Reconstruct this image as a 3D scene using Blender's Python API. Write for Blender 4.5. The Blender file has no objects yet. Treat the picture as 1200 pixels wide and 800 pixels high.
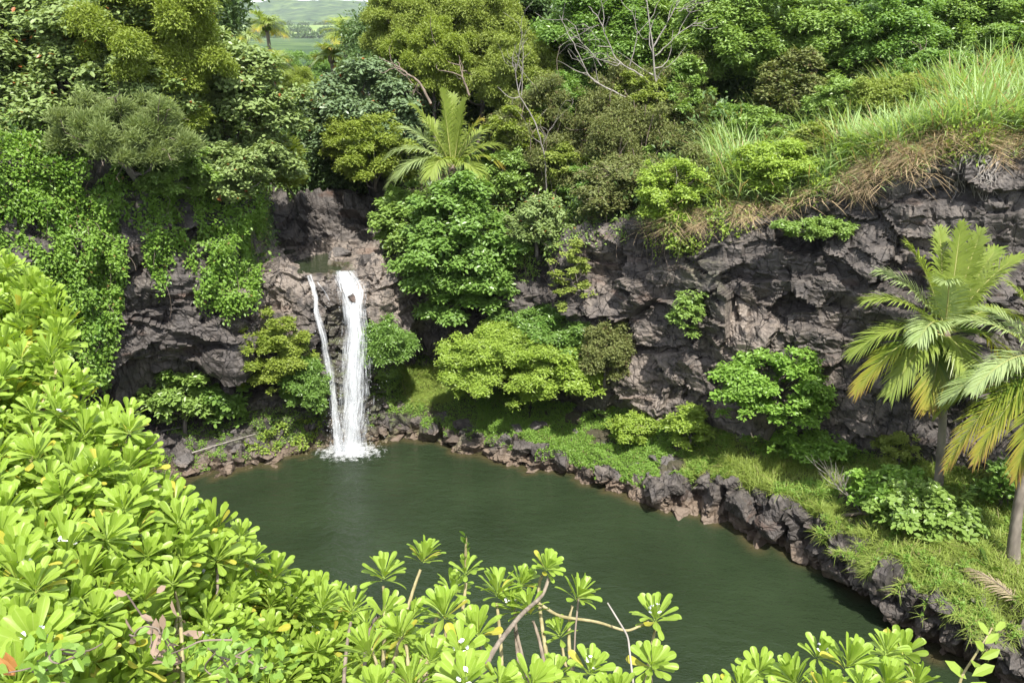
import bpy, bmesh, math, random
import numpy as np
from mathutils import Vector, Matrix
from mathutils.bvhtree import BVHTree

SC = bpy.context.scene
COL = SC.collection
R = math.radians

# ------------------------------------------------------------ camera, sky, sun, exposure
F_PX, PITCH, CAM = 942.0, R(19.8), np.array([0.0, 0.0, 15.7])
cam_d = bpy.data.cameras.new('camera'); cam_o = bpy.data.objects.new('camera', cam_d); COL.objects.link(cam_o)
cam_d.sensor_width = 36; cam_d.lens = F_PX / 1200 * 36; cam_d.clip_start = 0.05; cam_d.clip_end = 20000
cam_o.location = CAM; cam_o.rotation_euler = (R(90) - PITCH, 0, 0)
SC.camera = cam_o

SUN = Vector((0.16, -0.62, 1.0)).normalized()          # towards the sun
sun_el = math.asin(SUN.z); sun_az = math.atan2(SUN.x, SUN.y)
world = bpy.data.worlds.new('World'); SC.world = world; world.use_nodes = True
wn, wl_ = world.node_tree.nodes, world.node_tree.links
sky = wn.new('ShaderNodeTexSky'); sky.sky_type = 'NISHITA'; sky.sun_disc = False
sky.sun_elevation = sun_el; sky.sun_rotation = sun_az; sky.air_density = 1.0; sky.dust_density = 1.5
tc = wn.new('ShaderNodeTexCoord'); mp = wn.new('ShaderNodeMapping'); mp.inputs['Scale'].default_value = (2.2, 2.2, 5.0)
cn = wn.new('ShaderNodeTexNoise'); cn.inputs['Scale'].default_value = 1.6; cn.inputs['Detail'].default_value = 7; cn.inputs['Roughness'].default_value = .6
cr = wn.new('ShaderNodeValToRGB'); cr.color_ramp.elements[0].position = .42; cr.color_ramp.elements[1].position = .6
mx = wn.new('ShaderNodeMix'); mx.data_type = 'RGBA'; mx.inputs['B'].default_value = (8.2, 8.4, 8.8, 1)
wl_.new(tc.outputs['Generated'], mp.inputs['Vector']); wl_.new(mp.outputs['Vector'], cn.inputs['Vector'])
wl_.new(cn.outputs['Fac'], cr.inputs['Fac']); wl_.new(cr.outputs['Color'], mx.inputs['Factor'])
wl_.new(sky.outputs['Color'], mx.inputs['A'])
bgn = wn['Background']; bgn.inputs['Strength'].default_value = 0.125
wl_.new(mx.outputs['Result'], bgn.inputs['Color'])

sl = bpy.data.lights.new('sun', 'SUN'); sl.energy = 4.6; sl.angle = R(0.5); sl.color = (1.0, .955, .88)
so = bpy.data.objects.new('sun', sl); COL.objects.link(so)
so.rotation_euler = SUN.to_track_quat('Z', 'Y').to_euler(); so.location = (0, 0, 60)
SC.view_settings.view_transform = 'Standard'; SC.view_settings.look = 'None'
SC.view_settings.gamma = 1; SC.view_settings.use_curve_mapping = False
SC.view_settings.exposure = 1.05
SC.cycles.max_bounces = 7; SC.cycles.diffuse_bounces = 3; SC.cycles.glossy_bounces = 2
SC.cycles.transmission_bounces = 4; SC.cycles.transparent_max_bounces = 10
SC.cycles.use_denoising = True

# ------------------------------------------------------------ projection helpers (photo pixels <-> world)
SP, CP = math.sin(PITCH), math.cos(PITCH)
def ray(px, py):
    h = (px - 600) / F_PX; v = (400 - py) / F_PX
    return np.array([h, CP + v * SP, -SP + v * CP])
def P(px, py, Y):
    r = ray(px, py); return CAM + r * (Y / r[1])
def Z(px, py, z):
    r = ray(px, py); return CAM + r * ((z - CAM[2]) / r[2])
def D(px, py, d):                                        # at camera depth d
    return CAM + ray(px, py) * d
def project(V):
    q = V - CAM
    d = q[:, 1] * CP - q[:, 2] * SP; up = q[:, 1] * SP + q[:, 2] * CP
    d = np.where(np.abs(d) < 1e-6, 1e-6, d)
    return np.stack([600 + F_PX * q[:, 0] / d, 400 - F_PX * up / d, d], 1)
def inpoly(pts, poly):
    poly = np.asarray(poly, float); x, y = pts[:, 0], pts[:, 1]; c = np.zeros(len(pts), bool); n = len(poly)
    for i in range(n):
        x0, y0 = poly[i]; x1, y1 = poly[(i + 1) % n]
        if y0 == y1: continue
        c ^= ((y0 > y) != (y1 > y)) & (x < (x1 - x0) * (y - y0) / (y1 - y0) + x0)
    return c
def unit(a):
    return a / np.maximum(np.linalg.norm(a, axis=-1, keepdims=True), 1e-9)

# ------------------------------------------------------------ numpy noise
def _h(ix, iy, iz, s):
    h = (ix.astype(np.int64) * 374761393 + iy.astype(np.int64) * 668265263 + iz.astype(np.int64) * 2147483647 + s * 1274126177) & 0xffffffff
    h = ((h ^ (h >> 13)) * 1274126177) & 0xffffffff
    h = ((h ^ (h >> 16)) * 2246822519) & 0xffffffff
    return ((h ^ (h >> 15)) & 0xffffff) / float(0xffffff)
def vnoise(p, s=0):
    i = np.floor(p); f = p - i; f = f * f * f * (f * (f * 6 - 15) + 10); i = i.astype(np.int64)
    out = 0
    for dx in (0, 1):
        for dy in (0, 1):
            for dz in (0, 1):
                w = (f[:, 0] if dx else 1 - f[:, 0]) * (f[:, 1] if dy else 1 - f[:, 1]) * (f[:, 2] if dz else 1 - f[:, 2])
                out = out + w * _h(i[:, 0] + dx, i[:, 1] + dy, i[:, 2] + dz, s)
    return out * 2 - 1
def fbm(p, s=0, o=4, g=.5):
    a, t, r = 1.0, 0.0, 0.0
    for k in range(o):
        r = r + a * vnoise(p * 2.03 ** k + 17.3 * k, s + k); t += a; a *= g
    return r / t
def worley(p, s=0, jit=.9):
    i = np.floor(p).astype(np.int64); f1 = np.full(len(p), 9e9); f2 = f1.copy(); cid = np.zeros(len(p))
    for dx in (-1, 0, 1):
        for dy in (-1, 0, 1):
            for dz in (-1, 0, 1):
                c = i + np.array([dx, dy, dz])
                o = np.stack([_h(c[:, 0], c[:, 1], c[:, 2], s + k) for k in (11, 22, 33)], 1)
                d = np.linalg.norm(c + .5 + (o - .5) * jit - p, axis=1)
                near = d < f1
                f2 = np.where(near, f1, np.minimum(f2, d)); cid = np.where(near, _h(c[:, 0], c[:, 1], c[:, 2], s + 44), cid)
                f1 = np.where(near, d, f1)
    return f1, f2, cid

def facets(p, s=0):
    """every cell of a Voronoi pattern gets its own tilted plane: broken rock"""
    i = np.floor(p).astype(np.int64); f1 = np.full(len(p), 9e9); out = np.zeros(len(p))
    for dx in (-1, 0, 1):
        for dy in (-1, 0, 1):
            for dz in (-1, 0, 1):
                c = i + np.array([dx, dy, dz]); H = [_h(c[:, 0], c[:, 1], c[:, 2], s + k) for k in (11, 22, 33, 44, 55, 66, 77)]
                r = p - (c + .5 + (np.stack(H[:3], 1) - .5) * .95); d = np.linalg.norm(r, axis=1); near = d < f1
                f1 = np.where(near, d, f1); out = np.where(near, (r * (np.stack(H[3:6], 1) - .5)).sum(1) * 2.2 + (H[6] - .5) * .7, out)
    return out

# ------------------------------------------------------------ mesh + tag helpers
def mesh_np(name, V, faces, mat=None, smooth=False, parent=None, attrs=None, uv=None, link=True, mats=None, midx=None):
    """faces: list of int arrays (n, k)"""
    me = bpy.data.meshes.new(name); V = np.ascontiguousarray(V, np.float32)
    faces = [np.asarray(f, np.int32) for f in faces if len(f)]
    me.vertices.add(len(V)); me.vertices.foreach_set('co', V.ravel())
    flat = np.concatenate([f.ravel() for f in faces]); tot = np.concatenate([np.full(len(f), f.shape[1], np.int32) for f in faces])
    start = np.concatenate([[0], np.cumsum(tot)[:-1]]).astype(np.int32)
    me.loops.add(len(flat)); me.loops.foreach_set('vertex_index', flat)
    me.polygons.add(len(tot)); me.polygons.foreach_set('loop_start', start); me.polygons.foreach_set('loop_total', tot)
    me.polygons.foreach_set('use_smooth', np.full(len(tot), smooth))
    for k, a in (attrs or {}).items():
        at = me.attributes.new(k, 'FLOAT', 'POINT'); at.data.foreach_set('value', np.ascontiguousarray(a, np.float32))
    if uv is not None:
        l = me.uv_layers.new(name='UVMap'); l.data.foreach_set('uv', np.ascontiguousarray(uv[flat], np.float32).ravel())
    for m in (mats or ([mat] if mat else [])): me.materials.append(m)
    if midx is not None: me.polygons.foreach_set('material_index', np.asarray(midx, np.int32))
    me.update(calc_edges=True); me.validate()
    if not link: return me
    o = bpy.data.objects.new(name, me); COL.objects.link(o)
    if parent: o.parent = parent
    return o
def obj(name, me, parent=None, mw=None):
    o = bpy.data.objects.new(name, me); COL.objects.link(o)
    if parent: o.parent = parent
    if mw is not None: o.matrix_local = mw
    return o
def tag(o, label=None, cat=None, group=None, kind=None):
    if label: o['label'] = label
    if cat: o['category'] = cat
    if group: o['group'] = group
    if kind: o['kind'] = kind
    return o
def thing(name, label, cat, loc, group=None):
    o = bpy.data.objects.new(name, None); COL.objects.link(o); o.location = Vector(loc); o.empty_display_size = .2
    return tag(o, label, cat, group)

# ------------------------------------------------------------ materials
def new_mat(name):
    m = bpy.data.materials.new(name); m.use_nodes = True
    return m, m.node_tree.nodes, m.node_tree.links
def nd(n, t, **k):
    x = n.new(t)
    for a, b in k.items():
        if a in x.inputs: x.inputs[a].default_value = b
        else: setattr(x, a, b)
    return x
def ramp(n, stops, interp='LINEAR'):
    x = n.new('ShaderNodeValToRGB'); e = x.color_ramp.elements; x.color_ramp.interpolation = interp
    while len(e) < len(stops): e.new(.5)
    for i, (p, c) in enumerate(stops):
        e[i].position = p; e[i].color = (*c, 1) if len(c) == 3 else c
    return x
def mixc(n, l, fac, a, b, blend='MIX'):
    x = n.new('ShaderNodeMix'); x.data_type = 'RGBA'; x.blend_type = blend
    for s, v in (('Factor', fac), ('A', a), ('B', b)):
        if hasattr(v, 'is_linked') or hasattr(v, 'links'): l.new(v, x.inputs[s])
        else: x.inputs[s].default_value = v if s == 'Factor' else (*v, 1)
    return x.outputs['Result']
def mth(n, l, op, a, b=None, clamp=False):
    x = n.new('ShaderNodeMath'); x.operation = op; x.use_clamp = clamp
    for i, v in enumerate((a, b)):
        if v is None: continue
        if hasattr(v, 'links'): l.new(v, x.inputs[i])
        else: x.inputs[i].default_value = v
    return x.outputs[0]

def leaf_mat(name, cols, odd=None, odd_p=0.0, trans=.35, rough=.42, spec=.45, tcol=(1.25, 1.25, .55), clump=.55, vein=False):
    """leaf material: every leaf takes its own colour from a ramp, clumps lean lighter or darker, a share of odd (dead, red) leaves"""
    m, n, l = new_mat(name)
    geo = nd(n, 'ShaderNodeNewGeometry'); oi = nd(n, 'ShaderNodeObjectInfo')
    tcn = nd(n, 'ShaderNodeTexCoord'); nz = nd(n, 'ShaderNodeTexNoise', Scale=clump, Detail=3.0)
    l.new(tcn.outputs['Object'], nz.inputs['Vector'])
    f = mth(n, l, 'MULTIPLY_ADD', nz.outputs['Fac'], 1.5); n[-1].inputs[2].default_value = -.42
    f = mth(n, l, 'ADD', f, mth(n, l, 'MULTIPLY', geo.outputs['Random Per Island'], .42))
    f = mth(n, l, 'ADD', f, mth(n, l, 'MULTIPLY_ADD', oi.outputs['Random'], .16), True)
    k = len(cols); rp = ramp(n, [(i / (k - 1) * .9 + .05, c) for i, c in enumerate(cols)]); l.new(f, rp.inputs['Fac'])
    c = rp.outputs['Color']
    if odd:
        wn_ = nd(n, 'ShaderNodeTexWhiteNoise', noise_dimensions='1D'); l.new(geo.outputs['Random Per Island'], wn_.inputs['W'])
        c = mixc(n, l, mth(n, l, 'LESS_THAN', wn_.outputs['Value'], odd_p), c, odd)
    if vein:
        uvn = nd(n, 'ShaderNodeUVMap'); sx = nd(n, 'ShaderNodeSeparateXYZ'); l.new(uvn.outputs['UV'], sx.inputs[0])
        d = mth(n, l, 'ABSOLUTE', mth(n, l, 'SUBTRACT', sx.outputs['Y'], .5))
        c = mixc(n, l, mth(n, l, 'MULTIPLY', mth(n, l, 'LESS_THAN', d, .045), .35), c, (.50, .58, .20))
        c = mixc(n, l, mth(n, l, 'MULTIPLY', mth(n, l, 'SUBTRACT', 1.0, sx.outputs['X'], True), .25), c, (.50, .58, .18))
    b = n['Principled BSDF']; b.inputs['Roughness'].default_value = rough; b.inputs['Specular IOR Level'].default_value = spec
    l.new(c, b.inputs['Base Color'])
    tr = nd(n, 'ShaderNodeBsdfTranslucent'); l.new(mixc(n, l, 1.0, c, tcol, 'MULTIPLY'), tr.inputs['Color'])
    ms = nd(n, 'ShaderNodeMixShader', Fac=trans); l.new(b.outputs[0], ms.inputs[1]); l.new(tr.outputs[0], ms.inputs[2])
    l.new(ms.outputs[0], n['Material Output'].inputs['Surface'])
    return m
def bark_mat(name, a, b, scale=6):
    m, n, l = new_mat(name)
    tcn = nd(n, 'ShaderNodeTexCoord'); mpn = nd(n, 'ShaderNodeMapping', Scale=(1, 1, .35)); nz = nd(n, 'ShaderNodeTexNoise', Scale=scale, Detail=6.0)
    l.new(tcn.outputs['Object'], mpn.inputs['Vector']); l.new(mpn.outputs['Vector'], nz.inputs['Vector'])
    rp = ramp(n, [(.3, a), (.7, b)]); l.new(nz.outputs['Fac'], rp.inputs['Fac'])
    p = n['Principled BSDF']; p.inputs['Roughness'].default_value = .85; l.new(rp.outputs['Color'], p.inputs['Base Color'])
    bp = nd(n, 'ShaderNodeBump', Strength=.6, Distance=.03); l.new(nz.outputs['Fac'], bp.inputs['Height']); l.new(bp.outputs[0], p.inputs['Normal'])
    return m

def rock_mat(name, soil=True, grey=0.0):
    m, n, l = new_mat(name)
    geo = nd(n, 'ShaderNodeNewGeometry'); pos = geo.outputs['Position']
    def noise(sc, det=5.0, rough=.55, stretch=None):
        x = nd(n, 'ShaderNodeTexNoise', Scale=sc, Detail=det, Roughness=rough)
        if stretch:
            mm = nd(n, 'ShaderNodeMapping', Scale=stretch); l.new(pos, mm.inputs['Vector']); l.new(mm.outputs['Vector'], x.inputs['Vector'])
        else: l.new(pos, x.inputs['Vector'])
        return x.outputs['Fac']
    n1, n2, n3, n4 = noise(.55), noise(2.3, 8.0, .65), noise(9, 6.0, .6), noise(.9, 4.0, .5, (.6, .6, 2.0))
    r1 = ramp(n, [(.30, (.032, .028, .026)), (.5, (.080, .070, .064)), (.72, (.165, .145, .128))]); l.new(n2, r1.inputs['Fac'])
    c = r1.outputs['Color']
    r2 = ramp(n, [(.52, (0, 0, 0)), (.66, (1, 1, 1))]); l.new(n1, r2.inputs['Fac'])
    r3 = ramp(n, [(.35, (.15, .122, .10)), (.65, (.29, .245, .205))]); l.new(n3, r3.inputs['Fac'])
    at = nd(n, 'ShaderNodeAttribute', attribute_name='tan')  # lighter patches, partly sunlight put into the rock colour
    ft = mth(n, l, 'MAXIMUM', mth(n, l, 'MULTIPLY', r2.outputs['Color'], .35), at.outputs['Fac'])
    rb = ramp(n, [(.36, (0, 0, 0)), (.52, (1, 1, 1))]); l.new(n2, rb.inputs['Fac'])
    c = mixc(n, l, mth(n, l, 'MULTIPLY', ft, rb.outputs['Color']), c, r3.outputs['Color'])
    rr = ramp(n, [(.6, (0, 0, 0)), (.72, (1, 1, 1))]); l.new(n4, rr.inputs['Fac'])
    c = mixc(n, l, mth(n, l, 'MULTIPLY', rr.outputs['Color'], .5), c, (.13, .07, .045))
    # stains that run down the wall, dark seams along the joints
    n5 = noise(1.0, 5.0, .6, (1.5, 1.5, .16)); rst = ramp(n, [(.42, (0, 0, 0)), (.62, (1, 1, 1))]); l.new(n5, rst.inputs['Fac'])
    c = mixc(n, l, mth(n, l, 'MULTIPLY', rst.outputs['Color'], .4), c, (.030, .027, .026))
    vj = nd(n, 'ShaderNodeTexVoronoi', Scale=1.0, feature='DISTANCE_TO_EDGE'); mj = nd(n, 'ShaderNodeMapping', Scale=(1.25, 1.25, .55)); wj = nd(n, 'ShaderNodeTexNoise', Scale=.9, Detail=3.0); aj = nd(n, 'ShaderNodeVectorMath', operation='ADD')
    l.new(pos, wj.inputs['Vector']); l.new(pos, aj.inputs[0]); l.new(wj.outputs['Color'], aj.inputs[1]); l.new(aj.outputs[0], mj.inputs['Vector']); l.new(mj.outputs['Vector'], vj.inputs['Vector'])
    rj = ramp(n, [(0, (1, 1, 1)), (.022, (0, 0, 0))]); l.new(vj.outputs['Distance'], rj.inputs['Fac'])
    c = mixc(n, l, mth(n, l, 'MULTIPLY', rj.outputs['Color'], .7), c, (.012, .011, .011))
    if grey:
        c = mixc(n, l, grey, c, (.14, .128, .12))
    # pale mineral band just above the water line
    sp = nd(n, 'ShaderNodeSeparateXYZ'); l.new(pos, sp.inputs[0])
    zb = mth(n, l, 'ADD', sp.outputs['Z'], mth(n, l, 'MULTIPLY', n2, -.7))
    rz = ramp(n, [(.0, (1, 1, 1)), (.42, (0, 0, 0))]); l.new(mth(n, l, 'ADD', zb, .05), rz.inputs['Fac'])
    c = mixc(n, l, mth(n, l, 'MULTIPLY', rz.outputs['Color'], .6), c, (.20, .145, .10))
    # lichen and moss on faces that look up
    nsp = nd(n, 'ShaderNodeSeparateXYZ'); l.new(geo.outputs['Normal'], nsp.inputs[0])
    up = ramp(n, [(.55, (0, 0, 0)), (.9, (1, 1, 1))]); l.new(nsp.outputs['Z'], up.inputs['Fac'])
    am = nd(n, 'ShaderNodeAttribute', attribute_name='moss')
    rm = ramp(n, [(.42, (0, 0, 0)), (.56, (1, 1, 1))]); l.new(n2, rm.inputs['Fac'])
    mossf = mth(n, l, 'MULTIPLY', mth(n, l, 'MULTIPLY_ADD', up.outputs['Color'], .6), rm.outputs['Color']); n[-2].inputs[2].default_value = .3
    mossf = mth(n, l, 'MULTIPLY', mossf, am.outputs['Fac'], True)
    c = mixc(n, l, mossf, c, (.085, .12, .025))
    if soil:
        sa = nd(n, 'ShaderNodeAttribute', attribute_name='soil')
        rs = ramp(n, [(.3, (.035, .04, .018)), (.55, (.06, .05, .03)), (.75, (.05, .085, .02))]); l.new(n2, rs.inputs['Fac'])
        fs = mth(n, l, 'ADD', sa.outputs['Fac'], mth(n, l, 'MULTIPLY_ADD', n2, .8), True); n[-2].inputs[2].default_value = -.4
        rf = ramp(n, [(.4, (0, 0, 0)), (.6, (1, 1, 1))]); l.new(fs, rf.inputs['Fac'])
        c = mixc(n, l, rf.outputs['Color'], c, rs.outputs['Color'])
    b = n['Principled BSDF']; l.new(c, b.inputs['Base Color'])
    aw = nd(n, 'ShaderNodeAttribute', attribute_name='wet')
    rg = mth(n, l, 'MULTIPLY_ADD', aw.outputs['Fac'], -.4); n[-1].inputs[2].default_value = .68
    l.new(rg, b.inputs['Roughness']); b.inputs['Specular IOR Level'].default_value = .4
    vo = nd(n, 'ShaderNodeTexVoronoi', Scale=3.2, feature='DISTANCE_TO_EDGE')
    dm = nd(n, 'ShaderNodeVectorMath', operation='ADD'); wv = nd(n, 'ShaderNodeTexNoise', Scale=1.7, Detail=4.0); l.new(pos, wv.inputs['Vector'])
    l.new(pos, dm.inputs[0]); l.new(wv.outputs['Color'], dm.inputs[1]); l.new(dm.outputs[0], vo.inputs['Vector'])
    rv = ramp(n, [(0, (0, 0, 0)), (.06, (1, 1, 1))]); l.new(vo.outputs['Distance'], rv.inputs['Fac'])
    n6 = noise(1.0, 4.0, .6, (.8, .8, 6.5))
    hgt = mth(n, l, 'ADD', mth(n, l, 'MULTIPLY', n6, .4), mth(n, l, 'MULTIPLY', rj.outputs['Color'], -.8)); hgt = mth(n, l, 'ADD', hgt, mth(n, l, 'ADD', mth(n, l, 'MULTIPLY', n2, 1.0), mth(n, l, 'MULTIPLY', n3, 1.1)))
    bp = nd(n, 'ShaderNodeBump', Strength=.75, Distance=.08); l.new(hgt, bp.inputs['Height']); l.new(bp.outputs[0], b.inputs['Normal'])
    return m
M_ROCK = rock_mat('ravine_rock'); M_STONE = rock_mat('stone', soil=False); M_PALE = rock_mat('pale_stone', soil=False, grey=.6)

# ------------------------------------------------------------ terrain of the ravine: lofted stations, right to left
def lerp(a, b, t): return np.asarray(a, float) * (1 - t) + np.asarray(b, float) * t
def V3(*a): return np.array(a, float)
POOLC = V3(0, 20, 0)
ST, RK = [], []
def station(wl, lip, shelf, base, top, back, m1=None, m2=None, bulge=(0.3, .2), rk=None):
    wl, lip, shelf, base, top = map(lambda a: np.asarray(a, float), (wl, lip, shelf, base, top))
    inw = POOLC - wl; inw[2] = 0; inw = inw / np.linalg.norm(inw)
    if m1 is None: m1 = lerp(base, top, .36) + inw * bulge[0]
    if m2 is None: m2 = lerp(base, top, .70) + inw * bulge[1]
    under = wl + inw * .9; under[2] = -2.6
    ST.append([under, wl, lip, shelf, base, m1, m2, top] + [np.asarray(b, float) for b in back])
    RK.append(rk or [1, 1, 1, .12, .5, 1, 1, .75, .12, .1, .1, .08, 0])
# back = [r8, r9, r10, r11, r12]
station((17, 11, -.1), (16.6, 11.8, 1.7), (19, 14.5, 2.1), (21.6, 18.5, 2.6), (23.5, 21, 13.4), [(25, 26, 14.6), (27, 31, 15.3), (30, 38, 16), (38, 50, 17), (52, 66, 20)])
station(Z(1180, 815, -.1) + [.2, .4, 0], Z(1190, 752, 1.7), (15.6, 19.4, 2.0), (17.6, 21.9, 2.5), P(1235, 164, 24.6), [P(1235, 112, 29.5), (20, 34, 14.5), (22, 40, 15.2), (28, 52, 17), (38, 68, 20)])
station(Z(1118, 778, -.1) + [.2, .4, 0], Z(1122, 722, 1.7), Z(1150, 650, 1.9), Z(1120, 560, 2.4), P(1130, 176, 25.0), [P(1130, 128, 30), (17, 35, 14.2), (19, 41, 15), (23, 53, 17), (30, 69, 20)])
station(Z(1010, 714, -.1) + [.2, .5, 0], Z(1012, 664, 1.7), Z(1040, 600, 1.9), Z(1020, 545, 2.3), P(1010, 212, 26.2), [P(1010, 165, 31), (13, 36, 13.2), (14.5, 42, 14.3), (17, 54, 16.5), (22, 70, 19)], bulge=(.2, .3))
station(Z(935, 668, -.1) + [.3, .6, 0], Z(935, 606, 1.6), Z(955, 560, 1.9), Z(930, 528, 2.2), P(930, 232, 26.9), [P(930, 200, 31.5), (10, 37, 12.2), (11, 43, 13.4), (13, 55, 18), (16, 71, 22)], bulge=(.1, .35))
station(Z(850, 624, -.1) + [.1, .5, 0], Z(852, 566, 1.45), Z(868, 538, 1.7), Z(850, 514, 2.1), P(850, 248, 27.6), [P(850, 200, 31.5), (7.5, 38, 13), (8, 44, 14.5), (9, 56, 17), (11, 72, 21)], bulge=(.2, .1))
station(Z(790, 604, -.1), Z(795, 572, .9), Z(790, 538, 1.2), Z(780, 500, 1.8), P(780, 262, 28.8), [P(780, 228, 32), (5.2, 39, 12), (5.5, 45, 13.5), (6, 57, 16), (7, 73, 20)], bulge=(.5, .2))
station(Z(735, 586, -.1), Z(738, 566, .7), Z(735, 528, .9), Z(715, 486, 1.6), P(725, 266, 30.2), [P(725, 238, 33.2), (3, 40, 11.2), (3, 46, 12.8), (3, 58, 15), (3, 74, 19)], bulge=(.6, .2))
station(Z(660, 562, -.1), Z(662, 540, .7), Z(662, 510, 1.0), Z(650, 474, 1.6), P(655, 276, 31.6), [P(655, 252, 34.4), (1, 41, 10.6), (.6, 47, 12), (0, 59, 14), (-1, 75, 18)], bulge=(.4, .3))
station(Z(600, 545, -.1), Z(603, 523, .7), Z(602, 503, 1.0), Z(590, 462, 1.6), P(600, 290, 32.6), [P(600, 262, 35.4), (-1, 41.5, 10.2), (-1.6, 47, 11.5), (-3, 59, 13.5), (-5, 76, 17)], bulge=(.1, .3))
station(Z(530, 525, -.1), Z(530, 506, .5), Z(528, 484, 1.0), Z(515, 452, 1.6), P(535, 300, 33.2), [P(535, 275, 36), (-3.4, 42, 9.8), (-4, 48, 11), (-6, 60, 12.5), (-9, 77, 16)], m1=P(515, 410, 34.4), m2=P(530, 345, 33.3))
station(Z(478, 517, -.1), Z(478, 502, .5), Z(476, 474, 1.2), Z(470, 440, 2.0), P(475, 312, 32.4), [P(475, 290, 35), (-5.2, 39, 9.5), (-6, 43, 10.8), (-8, 60, 11.5), (-13, 78, 14)], m1=P(470, 408, 33.6), m2=P(470, 352, 32.0))
station(Z(445, 517, -.1), Z(446, 502, .5), Z(446, 474, 1.3), Z(446, 446, 2.2), P(440, 314, 32.2), [P(440, 298, 34.2), P(440, 285, 35.6), P(438, 232, 37.0), (-10, 60, 9.5), (-16, 79, 11)], m1=P(446, 400, 31.6), m2=P(446, 352, 31.2), rk=[1, 1, 1, .8, .8, 1, 1, 1, .8, 1, .9, .1, 0])
wf = [1, 1, .9, .8, .8, .8, .7, .5, .35, .8, 1, .1, 0]
station(Z(418, 520, -.1), Z(418, 514, .2), Z(418, 503, .7), P(416, 455, 31.0), P(410, 321, 32.2), [V3(P(404, 309, 33.8)[0], 33.8, 6.75), V3(P(400, 299, 36.0)[0], 36.2, 6.8), P(400, 226, 37.4), (-12, 60, 9.0), (-18, 80, 10.5)], m1=P(414, 410, 31.2), m2=P(410, 358, 31.3), rk=wf)
station(Z(385, 525, -.1), Z(385, 516, .2), Z(385, 505, .7), P(384, 458, 31.0), P(372, 322, 32.0), [V3(P(368, 309, 33.6)[0], 33.6, 6.7), V3(P(365, 297.5, 35.9)[0], 36.2, 6.75), P(362, 230, 37.4), (-14, 60, 9.0), (-22, 80, 10.5)], m1=P(380, 410, 31.0), m2=P(374, 358, 31.2), rk=wf)
station(Z(350, 538, -.1), Z(350, 526, .25), Z(348, 508, .8), P(352, 470, 30.4), P(340, 312, 31.6), [V3(P(338, 303, 33.4)[0], 33.6, 6.9), V3(P(335, 297, 36)[0], 36.2, 6.9), P(332, 236, 37.6), (-16.5, 60, 10), (-26, 80, 12)], m1=P(346, 415, 30.3), m2=P(342, 352, 30.6), rk=[1, 1, 1, .8, .8, 1, .8, .7, .6, .9, 1, .1, 0])
station(Z(312, 548, -.1), Z(310, 534, .25), Z(308, 508, .9), P(306, 478, 30.2), P(312, 292, 31.6), [P(312, 285, 33.2), P(306, 270, 35.5), P(302, 240, 37.4), (-19, 60, 12), (-30, 80, 14)], m1=P(312, 400, 30.2), m2=P(312, 335, 30.7), rk=[1, 1, 1, .8, .8, 1, 1, 1, .6, .6, .8, .1, 0])
station(Z(262, 558, -.1), Z(262, 542, .3), Z(258, 512, .9), P(256, 480, 30.8), P(282, 228, 31.2), [P(280, 205, 33.5), (-14, 40, 12.4), (-16, 46, 13.5), (-22, 60, 15), (-34, 80, 18)], m1=P(260, 428, 28.9), m2=P(268, 330, 29.4), rk=[1, 1, 1, .8, .8, 1, 1, .8, .12, .1, .1, .1, 0])
station(Z(215, 568, -.1), Z(215, 552, .3), Z(210, 518, .9), P(205, 478, 31.2), P(215, 205, 29.6), [P(215, 180, 32.5), (-17, 39, 12.8), (-20, 45, 14), (-26, 60, 16), (-40, 80, 19)], m1=P(205, 429, 28.2), m2=P(210, 330, 28.4), rk=[1, 1, 1, .8, .8, 1, 1, .8, .12, .1, .1, .1, 0])
station(Z(160, 580, -.1), Z(160, 562, .3), Z(155, 525, .9), P(150, 482, 31.2), P(150, 198, 28.8), [P(150, 172, 31.5), (-20, 37, 13), (-24, 44, 14.5), (-31, 59, 17), (-46, 78, 20)], m1=P(150, 429, 27.6), m2=P(150, 330, 27.7), rk=[1, 1, 1, .8, .8, 1, 1, .8, .12, .1, .1, .1, 0])
station(Z(100, 590, -.1), Z(100, 570, .3), Z(95, 530, .9), P(92, 485, 30.0), P(80, 190, 27.6), [P(78, 165, 30), (-23, 35, 13), (-28, 42, 15), (-37, 57, 17), (-54, 75, 20)], m1=P(92, 430, 26.4), m2=P(86, 330, 26.5), rk=[1, 1, 1, .8, .8, 1, 1, .8, .12, .1, .1, .1, 0])
station(Z(20, 600, -.1), Z(20, 580, .3), Z(15, 540, .9), P(5, 488, 28.5), P(-20, 190, 25.6), [P(-30, 160, 28), (-26, 32, 13), (-32, 39, 15), (-43, 54, 17), (-62, 70, 20)], m1=P(0, 430, 25.0), m2=P(-5, 330, 25.2), rk=[1, 1, 1, .8, .8, 1, 1, .8, .12, .1, .1, .1, 0])
station((-18.5, 22, -.1), (-19, 22.3, .4), (-19.8, 22.8, 1), (-21, 23.6, 1.5), (-20.8, 22.8, 11.6), [(-23, 25, 12.6), (-28, 28, 13.5), (-35, 33, 15), (-47, 46, 17), (-66, 60, 20)], m1=V3(-19.6, 22.4, 4), m2=V3(-20, 22.4, 8), rk=[1, 1, 1, .8, .8, 1, 1, .8, .12, .1, .1, .1, 0])
station((-20, 15, -.1), (-20.4, 15, .4), (-21, 15.2, 1), (-22, 15.4, 1.6), (-23, 15.6, 12.4), [(-26, 16, 13.2), (-31, 17, 14), (-38, 20, 15), (-52, 26, 17), (-72, 34, 20)])
station((-19, 7, -.1), (-19.4, 6.8, .4), (-20, 6.6, 1), (-21, 6.2, 1.6), (-22, 5.6, 13), [(-25, 5, 13.5), (-31, 4, 14), (-38, 3, 15), (-52, 2, 17), (-74, 2, 20)])

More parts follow.
